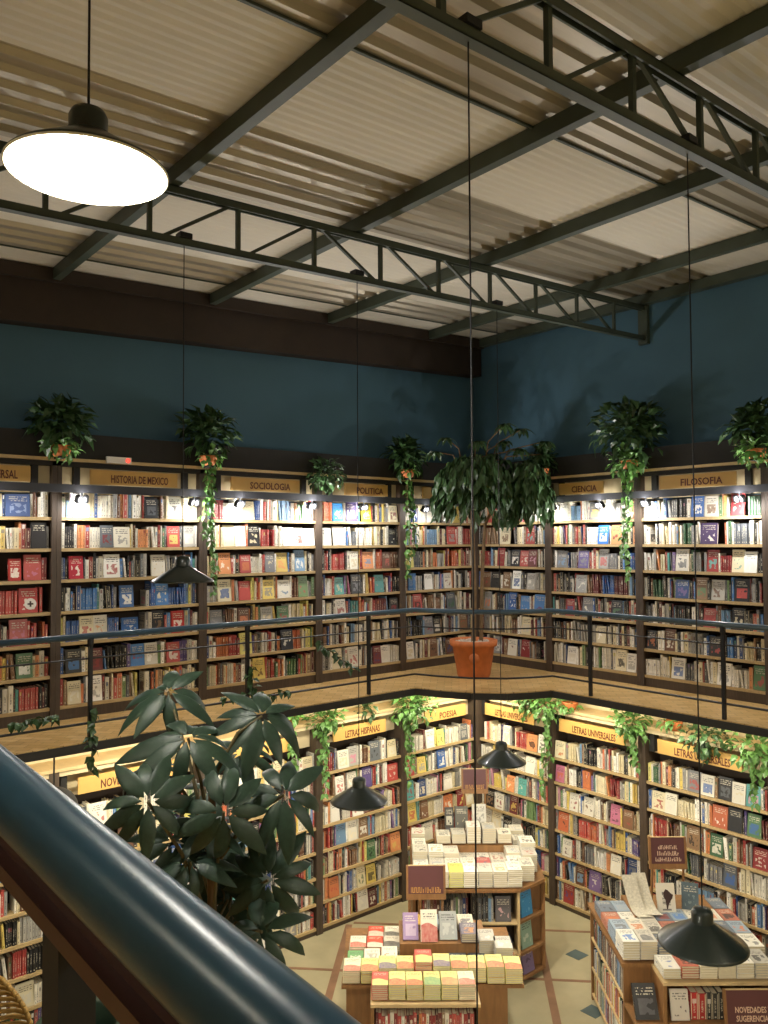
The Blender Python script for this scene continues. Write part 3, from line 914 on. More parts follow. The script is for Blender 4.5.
# ------------------------------------------------------------------ railings
def railing():
    off = 0.03
    path = [(x, y) for x, y in EDGE]
    path = [(XW, -0.92), (-1.97, -0.92), (-1.86, -1.22), (-1.69, -1.53), (-1.42, -1.80), (-1.18, -1.93), (-0.92, -2.03), (-0.92, YS)]
    t = thing('gallery_railing', 'blue tubular handrail and dark posts around the far gallery edge', 'railing', (-1.97, -0.92, 0))
    part(t, 'handrail', M['bluerail'], lambda m: m.tube([(x, y, 0.865) for x, y in path], 0.027, 10), True)
    for z, r, nm in ((0.68, 0.008, 'mid_rail'), (0.145, 0.011, 'bottom_rail')):
        part(t, nm, M['blackmetal'], lambda m: m.tube([(x, y, z) for x, y in path], r, 6))
    for x, y in ((-8.6, -0.92), (-7.1, -0.92), (-5.609, -0.92), (-4.116, -0.92), (-2.633, -0.92), (-0.92, -2.531), (-0.92, -3.986), (-0.92, -5.45), (-0.92, -6.9)):
        p = part(t, 'post', M['blackmetal'], lambda m: m.box(x - 0.016, x + 0.016, y - 0.016, y + 0.016, -0.05, 0.82))
        part(p, 'post_cap', M['blackmetal'], lambda m: m.lathe([(0.014, 0.75), (0.026, 0.80), (0.026, 0.845)], 10, 0, Matrix.Translation((x, y, 0)), True, True))
railing()

def near_railing():
    P0 = Vector((-7.588, -7.556, 1.224)); D = Vector((-0.0464, 0.9973, 0.0566))
    t = thing('landing_railing', 'thick glossy blue handrail crossing the lower left foreground', 'railing', (-7.6, -6.6, 0.05))
    part(t, 'handrail', M['nearrail'], lambda m: m.tube([P0 + D * s for s in (-2.2, -1, 0, 0.5, 1, 1.5, 2, 3, 4, 5.6)], 0.043, 40), True)
    dn = Vector((0, 0, -1))
    part(t, 'flat_bar', M['brownbar'], lambda m: m.bar(P0 + D * -2.2 + dn * 0.088, P0 + D * 5.6 + dn * 0.088, 0.05, 0.022))
    part(t, 'under_bar', M['brownbar'], lambda m: m.bar(P0 + D * -2.2 + dn * 0.06, P0 + D * 5.6 + dn * 0.06, 0.012, 0.05))
    for s_ in (-1.0, 0.955, 3.2, 5.2):
        q = P0 + D * s_
        part(t, 'post', M['fascia'], lambda m: m.box(q.x - 0.022, q.x + 0.022, q.y - 0.03, q.y + 0.03, 0.05, q.z - 0.085))
near_railing()

# ------------------------------------------------------------------ pendant lamps
def pendant(x, y, ztop, zrim, label, power, lit_visible=True, size=1.0):
    o = (x, y, zrim)
    t = thing('pendant_lamp', label, 'lamp', o, 'pendant lamps')
    T = Matrix.Translation(o)
    T = T @ Matrix.Scale(size, 4)
    part(t, 'shade', M['greenenamel'], lambda m: m.lathe([(0.228, 0.0), (0.232, 0.004), (0.225, 0.012), (0.062, 0.112), (0.054, 0.118)], 40, 0, T), True)
    part(t, 'reflector', M['reflector'], lambda m: m.lathe([(0.2275, 0.0005), (0.218, 0.008), (0.06, 0.104), (0.002, 0.108)], 40, 0, T), True)
    part(t, 'rim', M['reflector'] if lit_visible else M['greenenamel'], lambda m: m.tube([T @ Vector((0.2285 * math.cos(k * PI / 20), 0.2285 * math.sin(k * PI / 20), 0.0)) for k in range(41)], 0.004, 6), True)
    part(t, 'cap', M['greenenamel'], lambda m: m.lathe([(0.056, 0.112), (0.056, 0.165), (0.048, 0.182), (0.02, 0.192), (0.006, 0.196)], 24, 0, T, False, True), True)
    part(t, 'bulb', M['bulb'], lambda m: m.lathe([(0.02, 0.10), (0.035, 0.085), (0.045, 0.06), (0.040, 0.035), (0.02, 0.02), (0.002, 0.016)], 20, 0, T), True)
    part(t, 'cable', M['blackmetal'], lambda m: m.tube([T @ Vector((0, 0, 0.19)), (x, y, ztop)], 0.0038, 6))
    part(t, 'junction_box', M['blackmetal'], lambda m: m.box(x - 0.045, x + 0.045, y - 0.04, y + 0.04, ztop - 0.003, ztop + 0.035))
    if power:
        p = T @ Vector((0, 0, -0.01))
        point_light('lamp_glow', p, power, WHITE if power == P_NEAR else (1.0, 0.94, 0.80), 0.05)
def bz(x): return bot_z(x) + 0.03
pendant(-5.53, T1Y, bz(-5.53), 1.375, 'black pendant lamp hanging before the HISTORIA DE MEXICO bookcase', P_PENDANT * 0.4, False, 0.92)
pendant(-3.99, T1Y, bz(-3.99), -0.455, 'black pendant lamp hanging before the LETRAS HISPANAS shelves', P_PENDANT, False)
pendant(-2.28, T1Y, bz(-2.28), -0.45, 'smallest black pendant lamp, hanging above the rear book table', P_PENDANT, False)
pendant(-7.19, T2Y, bz(-7.19), 2.705, 'brightly lit pendant lamp with white inside at upper left', P_NEAR, True, 0.96)
pendant(-5.63, T2Y, bz(-5.63), -0.50, 'black pendant lamp on the long central cable, only its top in view', P_PENDANT, False)
pendant(-3.885, T2Y, bz(-3.885), -0.525, 'large black pendant lamp hanging over the right book table', P_PENDANT, False)
pendant(-8.9, T2Y, bz(-8.9), 2.66, 'added fill pendant lamp, out of view to the left', P_PENDANT * 0.4, True)  # unseen lamp, added as fill light for the roof
pendant(-5.6, T3Y, bz(-5.6), 2.4, 'added fill pendant lamp, out of view behind the viewer, right', P_PENDANT * 0.8, True)  # also unseen, added for fill on roof and far shelves
pendant(-3.8, T3Y, bz(-3.8), 2.4, 'added fill pendant lamp, out of view far to the right', P_PENDANT, True)  # another added lamp out of sight, only for fill light

# dark dome lamp under the gallery, half hidden by the blue rail
t = thing('dome_lamp', 'dark round dome lamp under the gallery behind the blue handrail', 'lamp', (-5.78, -0.55, -0.66))
T = Matrix.Translation((-5.78, -0.55, -0.66))
part(t, 'dome', M['fascia'], lambda m: m.lathe([(0.2, 0.0)] + [(0.2 * math.cos(a * PI / 20), 0.02 + 0.2 * math.sin(a * PI / 20)) for a in range(0, 10)] + [(0.01, 0.22)], 28, 0, T, True, True), True)
part(t, 'rod', M['fascia'], lambda m: m.tube([T @ Vector((0, 0, 0.21)), (-5.78, -0.55, -0.076)], 0.008, 6))

# emergency light on the gallery bookcase
t = thing('emergency_light', 'small white emergency light with a red lens on the bookcase trim', 'light', (-5.02, -0.06, 2.42))
part(t, 'housing', M['whiteplastic'], lambda m: m.box(-5.17, -4.93, -0.085, -0.046, 2.412, 2.475))
part(t, 'lens', M['redlens'], lambda m: m.lathe([(0.024, 0), (0.018, 0.012)], 12, 0, Matrix.Translation((-4.965, -0.085, 2.445)) @ Matrix.Rotation(PI / 2, 4, 'X'), True, True))

# ------------------------------------------------------------------ display tables
CY, SY = math.cos(YAW), math.sin(YAW)
TB = Matrix(((SY, CY, 0, EYE.x), (-CY, SY, 0, EYE.y), (0, 0, 1, 0), (0, 0, 0, 1)))   # (u right, v away, z) -> world

class Table:
    def __init__(s, label, u, v):
        s.t = thing('display_table', label, 'table', TB @ Vector((u, v, Z0)), 'book display tables')
        s.stuff = MB(); s.tops = 0
    def box(s, name, mat, *a):
        return part(s.t, name, mat, lambda m: m.box(*a, 0, TB))
    def stack(s, u, v, z, n, w, h, th, col, acc, lab, style=1, rot=0.0, tilt=0.0):
        """pile of n equal books lying flat; the topmost is an object of its own"""
        zz = z
        for i in range(n):
            R = Matrix.Translation((u + random.uniform(-.003, .003), v + random.uniform(-.003, .003), zz)) @ Matrix.Rotation(rot + random.uniform(-.012, .012), 4, 'Z')
            # lying flat, front cover up, head away from the viewer
            B = TB @ R @ Matrix.Rotation(tilt, 4, 'X') @ Matrix.Translation((-w / 2, -h / 2, th)) @ Matrix.Rotation(-PI / 2, 4, 'X') @ Matrix.Rotation(-PI / 2, 4, 'Z')
            if i < n - 1:
                add_book(s.stuff, B @ Matrix.Translation((-th, 0, 0)) @ Matrix.Translation((th, 0, 0)), th, w, h, col, acc, style)
            else:
                mb = MB(); add_book(mb, Matrix.Identity(4), th, w, h, col, acc, style)
                o = bpy.data.objects.new('book', mb.mesh('book', BOOKM)); o.matrix_world = B; COL.objects.link(o)
                ORG[o.name] = B.translation.copy(); tag(o, lab, 'book', 'books on top of the table piles'); s.tops += 1
            zz += th + 0.0004
    def lean(s, u, v, z, w, h, th, ang, col, acc, lab, style=1, rot=0.0):
        """a book shown face-on, leaning back by ang from upright"""
        B = TB @ Matrix.Translation((u - w / 2, v, z + 0.001)) @ Matrix.Rotation(rot, 4, 'Z') @ Matrix.Rotation(-ang, 4, 'X') @ Matrix.Rotation(-PI / 2, 4, 'Z')
        mb = MB(); add_book(mb, Matrix.Identity(4), th, w, h, col, acc, style)
        o = bpy.data.objects.new('book', mb.mesh('book', BOOKM)); o.matrix_world = B; COL.objects.link(o)
        ORG[o.name] = B.translation.copy(); tag(o, lab, 'book', 'books shown face-on at the tables'); return o
    def spines(s, u0, u1, v, z, mix, hmax=0.2):
        a = u0
        while a < u1 - 0.015:
            w = random.uniform(0.014, 0.034); h = hmax * random.uniform(0.82, 1.0)
            if a + w > u1: break
            cn, hx = pick(mix)
            add_book(s.stuff, TB @ Matrix.Translation((a, v, z)), w, 0.15, h, jitter(lin(hx)), lin('e0d8c8'), 1); a += w + 0.001
    def done(s, label):
        tag(s.stuff.build('piled_books', BOOKM, origin=s.t.location), label, 'books', kind='stuff')

def sign_stand(u, v, z, w, h, lines, label, foot, size=0.05, ang=0.10, flip=0.0, strokes=None, smat=None):
    """maroon board in a wooden frame on a stand"""
    B = TB @ Matrix.Translation((u, v, z)) @ Matrix.Rotation(flip, 4, 'Z') @ Matrix.Rotation(-ang, 4, 'X')
    t = thing('table_sign', label, 'sign', TB @ Vector((u, v, foot)), 'maroon table signs')
    part(t, 'board', M['signbrown'], lambda m: m.box(-w / 2 + 0.02, w / 2 - 0.02, -0.008, 0.008, 0.05, h, 0, B))
    part(t, 'bottom_strip', M['tablewood'], lambda m: m.box(-w / 2 + 0.02, w / 2 - 0.02, -0.014, 0.012, 0.0, 0.05, 0, B))
    for s_ in (-1, 1):
        part(t, 'frame_side', M['tablewood'], lambda m: m.box(s_ * (w / 2 - 0.01) - 0.01, s_ * (w / 2 - 0.01) + 0.01, -0.014, 0.014, 0.0, h + 0.004, 0, B))
    part(t, 'top_edge', M['trimwood'], lambda m: m.box(-w / 2 + 0.02, w / 2 - 0.02, -0.009, 0.009, h, h + 0.006, 0, B))
    if foot < z - 0.01:
        for s_ in (-1, 1):
            part(t, 'leg', M['tablewood'], lambda m: m.bar(B @ Vector((s_ * (w / 2 - 0.03), 0.012, 0.02)), TB @ Vector((u + s_ * (w / 2 - 0.03), v + (0.05 if foot > Z0 + 0.1 else -0.03), foot)), 0.018, 0.018))
    if strokes:
        rs = random.Random(int(u * 1000))
        for k, (x0, x1, zc, hh) in enumerate(strokes):
            def marks(m):
                x = x0
                while x < x1:
                    a = rs.uniform(0.004, 0.009)
                    m.box(x, x + a, -0.0095, -0.0078, zc - hh / 2, zc + hh / 2 * rs.choice((1, 1, 0.3)), 0, B)
                    if rs.random() < 0.6:
                        q = zc + hh / 2 * rs.choice((-0.85, 0, 0.85))
                        m.box(x, x + a + 0.008, -0.0095, -0.0078, q - hh * 0.08, q + hh * 0.08, 0, B)
                    x += a + rs.uniform(0.006, 0.012)
            part(t, 'lettering', smat or M['signtext'], marks)
    if lines:
        for k, ln in enumerate(lines):
            tm = text_mesh(ln, size, Matrix.Identity(4), 0.7)
            TX = B @ Matrix.Translation((0, -0.0082, 0.05 + (len(lines) - k - 0.45) * size * 1.05)) @ Matrix.Rotation(PI / 2, 4, 'X')
            xs = [p.x for p in tm.v]; k2 = min(1.0, (w - 0.07) / (max(xs) - min(xs)))
            for p in tm.v:
                q = TX @ Vector((p.x * k2, p.y, p.z)); p.x, p.y, p.z = q
            tm.build('lettering', M['signtext'], t)

YEL, RED_, PALE, GRN = lin('e6dc6e'), lin('d2503c'), lin('e4dcc8'), lin('6fa06a')

# --- front centre table
zt = -2.09
T = Table('honey wood display table in the front, piled with yellow and red books', 0.34, 7.2)
T.box('front_panel', M['tablewood'], -0.34, 1.02, 6.79, 6.82, Z0, zt - 0.03)
T.box('side_panel', M['tablewood'], -0.34, -0.31, 6.82, 7.75, Z0, zt - 0.03)
T.box('side_panel', M['tablewood'], 0.99, 1.02, 6.82, 7.75, Z0, zt - 0.03)
T.box('back_panel', M['tablewood'], -0.31, 0.99, 7.72, 7.75, Z0, zt - 0.03)
T.box('table_top', M['tablewood'], -0.38, 1.16, 6.78, 7.77, zt - 0.03, zt)
T.box('tray_top', M['trimwood'], -0.13, 0.76, 6.50, 6.78, zt - 0.025, zt)
T.box('tray_side', M['tablewood'], -0.13, -0.10, 6.51, 6.79, zt - 0.30, zt - 0.025)
T.box('tray_side', M['tablewood'], 0.73, 0.76, 6.51, 6.79, zt - 0.30, zt - 0.025)
T.box('tray_shelf', M['tablewood'], -0.10, 0.73, 6.52, 6.79, zt - 0.30, zt - 0.275)
T.box('tray_leg', M['tablewood'], -0.13, -0.10, 6.55, 6.79, Z0, zt - 0.30)
T.box('tray_leg', M['tablewood'], 0.73, 0.76, 6.55, 6.79, Z0, zt - 0.30)
T.box('riser', M['tablewood'], 0.12, 0.90, 7.16, 7.60, zt, zt + 0.15)
T.spines(-0.09, 0.72, 6.54, zt - 0.274, 'red', 0.19)
cw = [('yellow and red', YEL, RED_), ('red and yellow', RED_, YEL), ('yellow and orange', YEL, lin('cf7a50')), ('yellow and green', lin('e2d86a'), GRN), ('yellow and purple', lin('e0d670'), lin('6a5686')), ('cream and red', lin('e6dcae'), RED_)]
for k in range(6):
    nm, c, a = cw[(1, 0, 0, 3, 2, 5)[k]]
    T.stack(-0.055 + k * 0.142, 6.635, zt, 7, 0.135, 0.2, 0.017, jitter(c, .05), jitter(a, .08), '%s paperback topping the %s pile from left along the front table tray' % (nm, ordinal(k + 1)), 2)
for k in range(10):
    nm, c, a = cw[(5, 0, 4, 0, 1, 4, 0, 2, 0, 0)[k]]
    T.stack(-0.295 + k * 0.152, 6.885 - (0.02 if k > 7 else 0), zt, (6, 6, 7, 7, 10, 8, 7, 7, 8, 7)[k], 0.145, 0.205, 0.017, jitter(c, .05), jitter(a, .08), '%s paperback topping the %s pile of the long second row, front table' % (nm, ordinal(k + 1)), 2)
g = [('green', GRN, PALE), ('white and red', PALE, RED_), ('pale', PALE, lin('9a968a'))]
for k in range(3):
    nm, c, a = g[(0, 2, 1)[k]]
    T.stack(-0.275 + k * 0.15, 7.105, zt, 3 + k, 0.14, 0.2, 0.018, c, a, '%s book in the low third row left, front table' % nm, 1)
for k in range(3):
    T.stack(-0.26 + k * 0.155, 7.33, zt, 4, 0.145, 0.2, 0.018, (PALE, RED_, lin('c9c0ae'))[k], (RED_, PALE, lin('4a4a4a'))[k], '%s book flat at the left rear of the front table' % ('white and red', 'red and white', 'pale and black')[k], 2)
for k in range(2):
    T.stack(-0.1 + k * 0.155, 7.55, zt, 3, 0.145, 0.2, 0.018, (RED_, PALE)[k], (PALE, lin('3a3a3a'))[k], '%s book at the far left edge of the front table' % ('red', 'cream')[k], 2)
z2 = zt + 0.15
T.lean(0.22, 7.22, z2, 0.14, 0.23, 0.02, 0.75, lin('8a7096'), lin('b8a4b8'), 'lavender book propped left of the white and red one, front table')
T.lean(0.385, 7.19, z2, 0.15, 0.26, 0.02, 0.5, PALE, lin('b03830'), 'white book with dark portrait and red foot, propped on front table', 2)
T.lean(0.56, 7.22, z2, 0.16, 0.24, 0.02, 0.75, lin('9a9c98'), lin('b4b4ae'), 'grey book propped right of the white and red one, front table')
for k in range(4):
    T.stack(0.25 + k * 0.16, 7.47, z2, 3, 0.145, 0.2, 0.017, (lin('caa03a'), lin('93a0b0'), lin('8890a8'), lin('cfc5b0'))[k], (PALE, PALE, lin('40405a'), lin('505060'))[k], '%s book behind the propped row on the front table' % ('ochre', 'blue-grey', 'slate', 'ivory')[k])
for k in range(2):
    T.stack(0.74 + k * 0.16, 7.25, z2 if k == 0 else zt, 4 if k == 0 else 9, 0.15, 0.21, 0.018, (lin('6a6472'), lin('b9b4aa'))[k], (lin('c88a50'), lin('d8d4cc'))[k], ('dark plastic-wrapped book with orange sticker at the front table riser', 'tall pale grey pile at right of the front table')[k])
T.stack(1.03, 7.12, zt, 9, 0.15, 0.21, 0.018, lin('c4c0b6'), lin('dcd8d0'), 'pale grey book pile behind the rightmost yellow one, front table')
T.stack(0.63, 7.06, zt, 3, 0.15, 0.19, 0.018, lin('5d6672'), lin('9aa2aa'), 'slate blue book lying below the riser, front table')
T.stack(0.80, 7.06, zt, 3, 0.15, 0.19, 0.018, lin('4f5a68'), lin('8a929c'), 'dark slate book lying at the right of the riser, front table')
T.done('piles of yellow and red paperbacks stacked on the front table')
sign_stand(0.375, 7.52, -1.71, 0.37, 0.30, None, 'maroon sign in a wooden frame standing on the front centre table', z2, strokes=[(-0.14, 0.13, 0.085, 0.05)], smat=M['signgold'])

# --- rear table (octagonal island nearest the corner)
zt = -1.88
T = Table('rear book island with shelves of leaning books, nearest the corner', 0.95, 8.8)
T.box('front_shelf', M['trimwood'], 0.36, 1.33, 8.12, 8.36, zt - 0.36, zt - 0.345)
T.box('front_shelf', M['trimwood'], 0.36, 1.33, 8.12, 8.36, zt - 0.66, zt - 0.645)
T.box('front_shelf', M['tablewood'], 0.36, 1.33, 8.12, 8.36, Z0 + 0.06, Z0 + 0.09)
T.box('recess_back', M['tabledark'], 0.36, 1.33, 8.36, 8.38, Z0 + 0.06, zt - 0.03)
T.box('side_panel', M['tablewood'], 0.28, 0.31, 8.36, 9.3, Z0 + 0.06, zt - 0.03)
T.box('upright', M['tablewood'], 0.33, 0.36, 8.12, 8.38, Z0 + 0.06, zt - 0.03)
T.box('upright', M['trimwood'], 1.33, 1.355, 8.12, 8.38, Z0 + 0.06, zt - 0.03)
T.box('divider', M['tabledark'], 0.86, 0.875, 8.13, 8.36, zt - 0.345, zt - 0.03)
ch = [(0.28, 8.36), (0.33, 8.10), (1.36, 8.10), (1.66, 8.36), (1.68, 9.30), (0.28, 9.30)]
part(T.t, 'table_top', M['tablewood'], lambda m: m.prism(ch, zt - 0.03, zt, 0, TB))
part(T.t, 'side_panel', M['tablewood'], lambda m: m.prism([(1.62, 8.40), (1.66, 8.38), (1.68, 9.30), (1.64, 9.30)], Z0 + 0.06, zt - 0.03, 0, TB))
part(T.t, 'back_panel', M['tablewood'], lambda m: m.box(0.31, 1.64, 9.27, 9.30, Z0 + 0.06, zt - 0.03, 0, TB))
for z in (Z0 + 0.06, zt - 0.68, zt - 0.36):
    part(T.t, 'corner_shelf', M['tablewood'], lambda m: m.prism([(1.357, 8.13), (1.64, 8.37), (1.62, 8.42), (1.357, 8.42)], z, z + 0.025, 0, TB))
part(T.t, 'corner_back', M['tablewood'], lambda m: m.prism([(1.357, 8.42), (1.62, 8.42), (1.62, 8.44), (1.357, 8.44)], Z0 + 0.085, zt - 0.03, 0, TB))
for u, v in ((0.4, 8.25), (1.28, 8.25), (1.6, 8.5), (0.4, 9.15), (1.5, 9.15)):
    part(T.t, 'caster', M['blackmetal'], lambda m: m.lathe([(0.03, 0.0), (0.034, 0.02), (0.034, 0.045), (0.02, 0.06)], 10, 0, TB @ Matrix.Translation((u, v, Z0)), True, True))
T.box('riser', M['tablewood'], 0.55, 1.40, 8.82, 9.22, zt, zt + 0.17)
T.spines(0.37, 0.85, 8.16, zt - 0.344, 'dark', 0.26)
T.spines(0.88, 1.10, 8.16, zt - 0.344, 'dark', 0.26)
T.lean(1.19, 8.17, zt - 0.344, 0.16, 0.24, 0.02, 0.15, lin('5a5658'), lin('c8a0a0'), 'grey book with a pale picture, facing out in the rear island recess')
for k in range(5):
    T.stack(0.46 + k * 0.185, 8.24, zt - 0.644, 3 + k % 3, 0.16, 0.22, 0.02, (lin('3a3a3c'), lin('85858a'), lin('b8b4aa'), lin('c8c4bc'), lin('4e4c58'))[k], lin('d8d4c8'), '%s book lying on the middle shelf of the rear island' % ('black', 'mid grey', 'stone', 'white', 'charcoal violet')[k])
R45 = math.radians(40)
T.lean(1.46, 8.22, zt - 0.333, 0.17, 0.27, 0.022, 0.12, lin('3f8cc4'), lin('8ac0e0'), 'bright blue book on the upper corner shelf of the rear island', 1, R45)
T.lean(1.46, 8.22, zt - 0.653, 0.17, 0.27, 0.022, 0.12, lin('8fae9e'), lin('c8d4c8'), 'pale green book on the middle corner shelf of the rear island', 1, R45)
T.lean(1.47, 8.22, Z0 + 0.087, 0.17, 0.25, 0.03, 0.2, lin('7a6a92'), lin('3e344e'), 'purple book on the lowest corner shelf of the rear island', 1, R45)
pal2 = ['e2dccb', 'd4cdbb', 'c9c2b0', 'e8e4d6', 'bfb9ab', 'ddd3bf']
acc2 = ['8c8a84', '6a6a6c', 'a86a60', '9aa0a8', '4a4a4e', 'c0a070', '5a6a80']
cnames2 = ['ivory', 'sand', 'stone', 'white', 'ash', 'linen']
n2 = 0
for k in range(8):
    c = k % 6
    if k == 2: col, a, nm = lin('d6d468'), lin('a8a850'), 'lime yellow'
    else: col, a, nm = jitter(lin(pal2[c]), .05), lin(acc2[k % 7]), cnames2[c]
    T.stack(0.415 + k * 0.149, 8.225 + (0.14 if k == 7 else 0), zt, (7, 8, 8, 8, 8, 8, 9, 8)[k], 0.146, 0.225, 0.019, col, a, '%s book topping the %s pile of the front row, rear island' % (nm, ordinal(k + 1)))
for k in range(8):
    c = (k + 3) % 6
    if k == 4: col, nm = lin('b85a5a'), 'rose red'
    else: col, nm = jitter(lin(pal2[c]), .05), cnames2[c]
    T.stack(0.37 + k * 0.165, 8.465 + (0.13 if k > 6 else 0), zt, (5, 6, 6, 6, 6, 5, 7, 9)[k], 0.16, 0.225, 0.019, col, lin(acc2[(k + 2) % 7]), '%s book topping the %s pile of the second row, rear island' % (nm, ordinal(k + 1)))
for k in range(8):
    c = (k * 2 + 1) % 6
    T.stack(0.37 + k * 0.168, 8.70 + (0.12 if k > 6 else 0), zt, (9, 9, 8, 4, 4, 4, 8, 11)[k], 0.163, 0.22, 0.019, jitter(lin(pal2[c]), .06), lin(acc2[(k + 4) % 7]), '%s book topping the %s pile of the third row, rear island' % (cnames2[c], ordinal(k + 1)))
for k in range(5):
    c = (k + 1) % 6
    T.stack(0.64 + k * 0.168, 8.93, zt + 0.17, (4, 5, 9, 8, 5)[k], 0.15, 0.2, 0.019, jitter(lin(pal2[c]), .06), lin(acc2[k]), '%s book topping the %s riser pile on the rear island' % (cnames2[c], ordinal(k + 1)))
for k, u in enumerate((0.37, 1.50)):
    for j in range(2):
        T.stack(u, 8.93 + j * 0.22 + (0.12 if k else 0) - (0.04 if j and k else 0), zt, 8 + j * 2, 0.15, 0.2, 0.019, jitter(lin(pal2[(k + j) % 6]), .06), lin(acc2[k + 2 * j]), '%s book on the %s %s edge pile, rear island' % (cnames2[(k + j) % 6], ('nearer', 'farther')[j], ('left', 'right')[k]))
T.lean(0.86, 9.08, zt + 0.17 + 0.1, 0.15, 0.23, 0.025, 0.2, lin('5a5850'), lin('b8b090'), 'dark grey book standing on the rear island beneath the sign')
T.lean(1.06, 9.06, zt + 0.17 + 0.12, 0.16, 0.24, 0.025, 0.25, lin('c8c4b8'), lin('8c8a84'), 'pale book standing right of the sign on the rear island')
T.lean(0.72, 9.08, zt + 0.17 + 0.1, 0.1, 0.22, 0.025, 0.2, lin('3a3834'), lin('c8c2b0'), 'black book standing left of the sign on the rear island')
T.done('pale paperbacks stacked on the rear island')
sign_stand(1.02, 9.12, -1.24, 0.30, 0.27, None, 'small maroon sign high above the rear book island', zt + 0.17, strokes=[(-0.11, -0.01, 0.075, 0.045), (0.02, 0.11, 0.075, 0.045)], smat=M['signgold'])

# --- right table
zt = -1.95
T = Table('display table at the lower right with shelves along its left side', 2.65, 7.3)
T.box('front_panel', M['tablewood'], 2.02, 2.22, 6.85, 6.88, Z0, zt - 0.03)
T.box('front_panel', M['tablewood'], 2.22, 3.25, 6.86, 6.88, Z0, zt - 0.03)
T.box('back_panel', M['tablewood'], 2.20, 3.25, 7.92, 7.95, Z0, zt - 0.03)
T.box('side_panel', M['tablewood'], 3.22, 3.25, 6.88, 7.92, Z0, zt - 0.03)
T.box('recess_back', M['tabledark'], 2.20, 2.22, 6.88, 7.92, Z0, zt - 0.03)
for k, z in enumerate((Z0 + 0.05, zt - 0.62, zt - 0.33)):
    T.box('side_shelf', M['trimwood'], 2.02, 2.20, 6.88, 7.92, z, z + 0.02)
T.box('side_end', M['tablewood'], 2.02, 2.20, 7.92, 7.95, Z0, zt - 0.03)
T.box('table_top', M['tablewood'], 2.0, 3.27, 6.83, 7.97, zt - 0.03, zt)
T.box('tray_top', M['trimwood'], 2.25, 3.15, 6.54, 6.83, zt - 0.025, zt)
T.box('tray_side', M['tablewood'], 2.25, 2.28, 6.55, 6.85, zt - 0.33, zt - 0.025)
T.box('tray_side', M['tablewood'], 3.12, 3.15, 6.55, 6.85, zt - 0.33, zt - 0.025)
T.box('tray_shelf', M['tablewood'], 2.02, 3.12, 6.52, 6.85, zt - 0.355, zt - 0.33)
T.box('tray_leg', M['tablewood'], 2.25, 2.28, 6.58, 6.85, Z0, zt - 0.355)
T.box('tray_leg', M['tablewood'], 3.12, 3.15, 6.58, 6.85, Z0, zt - 0.355)
T.box('tray_shelf', M['tablewood'], 2.28, 3.12, 6.58, 6.85, zt - 0.68, zt - 0.655)
T.box('riser', M['tablewood'], 2.30, 3.10, 7.42, 7.86, zt, zt + 0.12)
# books on the side shelves
for z in (Z0 + 0.071, zt - 0.599, zt - 0.309):
    v = 6.90
    while v < 7.88:
        w = random.uniform(0.014, 0.04); cn, hx = pick('dark' if z > -2.5 else 'mixed')
        add_book(T.stuff, TB @ Matrix.Translation((2.035, v + w, z)) @ Matrix.Rotation(-PI / 2, 4, 'Z'), w, 0.14, random.uniform(0.18, 0.23), jitter(lin(hx)), lin('e0d8c8')); v += w + 0.001
T.lean(2.13, 6.60, zt - 0.329, 0.19, 0.26, 0.03, 0.5, lin('26262a'), lin('5a5a60'), 'black book propped at the left front corner of the right table')
T.lean(2.40, 6.60, zt - 0.329, 0.15, 0.23, 0.02, 0.2, lin('d8d0c4'), lin('4a3a44'), 'pale book with dark figure in the right table front shelf')
a = 2.49
for k, (w, hx) in enumerate(((0.06, 'b83030'), (0.065, 'a82828'), (0.045, '2a2a2c'), (0.05, '3a3834'), (0.05, '2e2c2a'))):
    add_book(T.stuff, TB @ Matrix.Translation((a, 6.60, zt - 0.329)), w, 0.15, 0.215 - 0.01 * (k % 2), lin(hx), lin('d8d0c8')); a += w + 0.002
T.spines(a, 3.11, 6.61, zt - 0.329, 'pale', 0.17)
T.spines(2.30, 3.10, 6.62, zt - 0.654, 'mixed', 0.2)
for k in range(6):
    nm = ('blue and white', 'red-brown', 'ivory', 'pale sand', 'white', 'ash grey')[k]
    T.stack(2.33 + k * 0.15, 6.67, zt, (4, 5, 6, 6, 6, 6)[k], 0.145, 0.22, 0.02, (lin('d8d4c6'), lin('b05a44'), PALE, lin('d4c8b0'), lin('e0dccf'), lin('b4b0a6'))[k], (lin('4a64a0'), lin('503028'), lin('7a7a78'), lin('8a6a50'), lin('5a6a80'), lin('3a3a3c'))[k], '%s book topping the %s front tray pile, right table' % (nm, ordinal(k + 1)))
colsT3 = ['e0dccf', 'd0c8b8', '8fa2b4', 'c8c0b0', 'b86a50', 'd8d0bc', '6a7686']
nmsT3 = ['white', 'sand', 'steel blue', 'stone', 'rust', 'cream', 'slate']
for r in range(4):
    for k in range(8):
        if r >= 2 and 2 <= k <= 6 and r != 2: continue
        c = (k * 3 + r * 2) % 7
        if k == 0 and r == 0: c = 0
        T.stack(2.09 + k * 0.152, 6.965 + r * 0.232, zt, (7, 6, 4, 4)[r] if k < 2 else (5, 5, 5, 5)[r], 0.146, 0.222, 0.021, jitter(lin(colsT3[c]), .06), lin(('4f7fc0', '6a6a6c', 'c8784a', '3a3a3e', '9aa0a8', '8a4038')[(k + r) % 6]),
                '%s book topping the %s pile in the %s row of the right table' % (nmsT3[c], ordinal(k + 1), ('front', 'second', 'third', 'rear')[r]))
z2 = zt + 0.12
T.lean(2.62, 7.50, z2, 0.17, 0.25, 0.02, 0.22, lin('ded8c8'), lin('5a3a38'), 'white book with a dark map of South America standing on the right table', 0)
o = [q for q in COL.objects if q.get('label', '').startswith('white book with a dark map')][0]
mpm = MB()
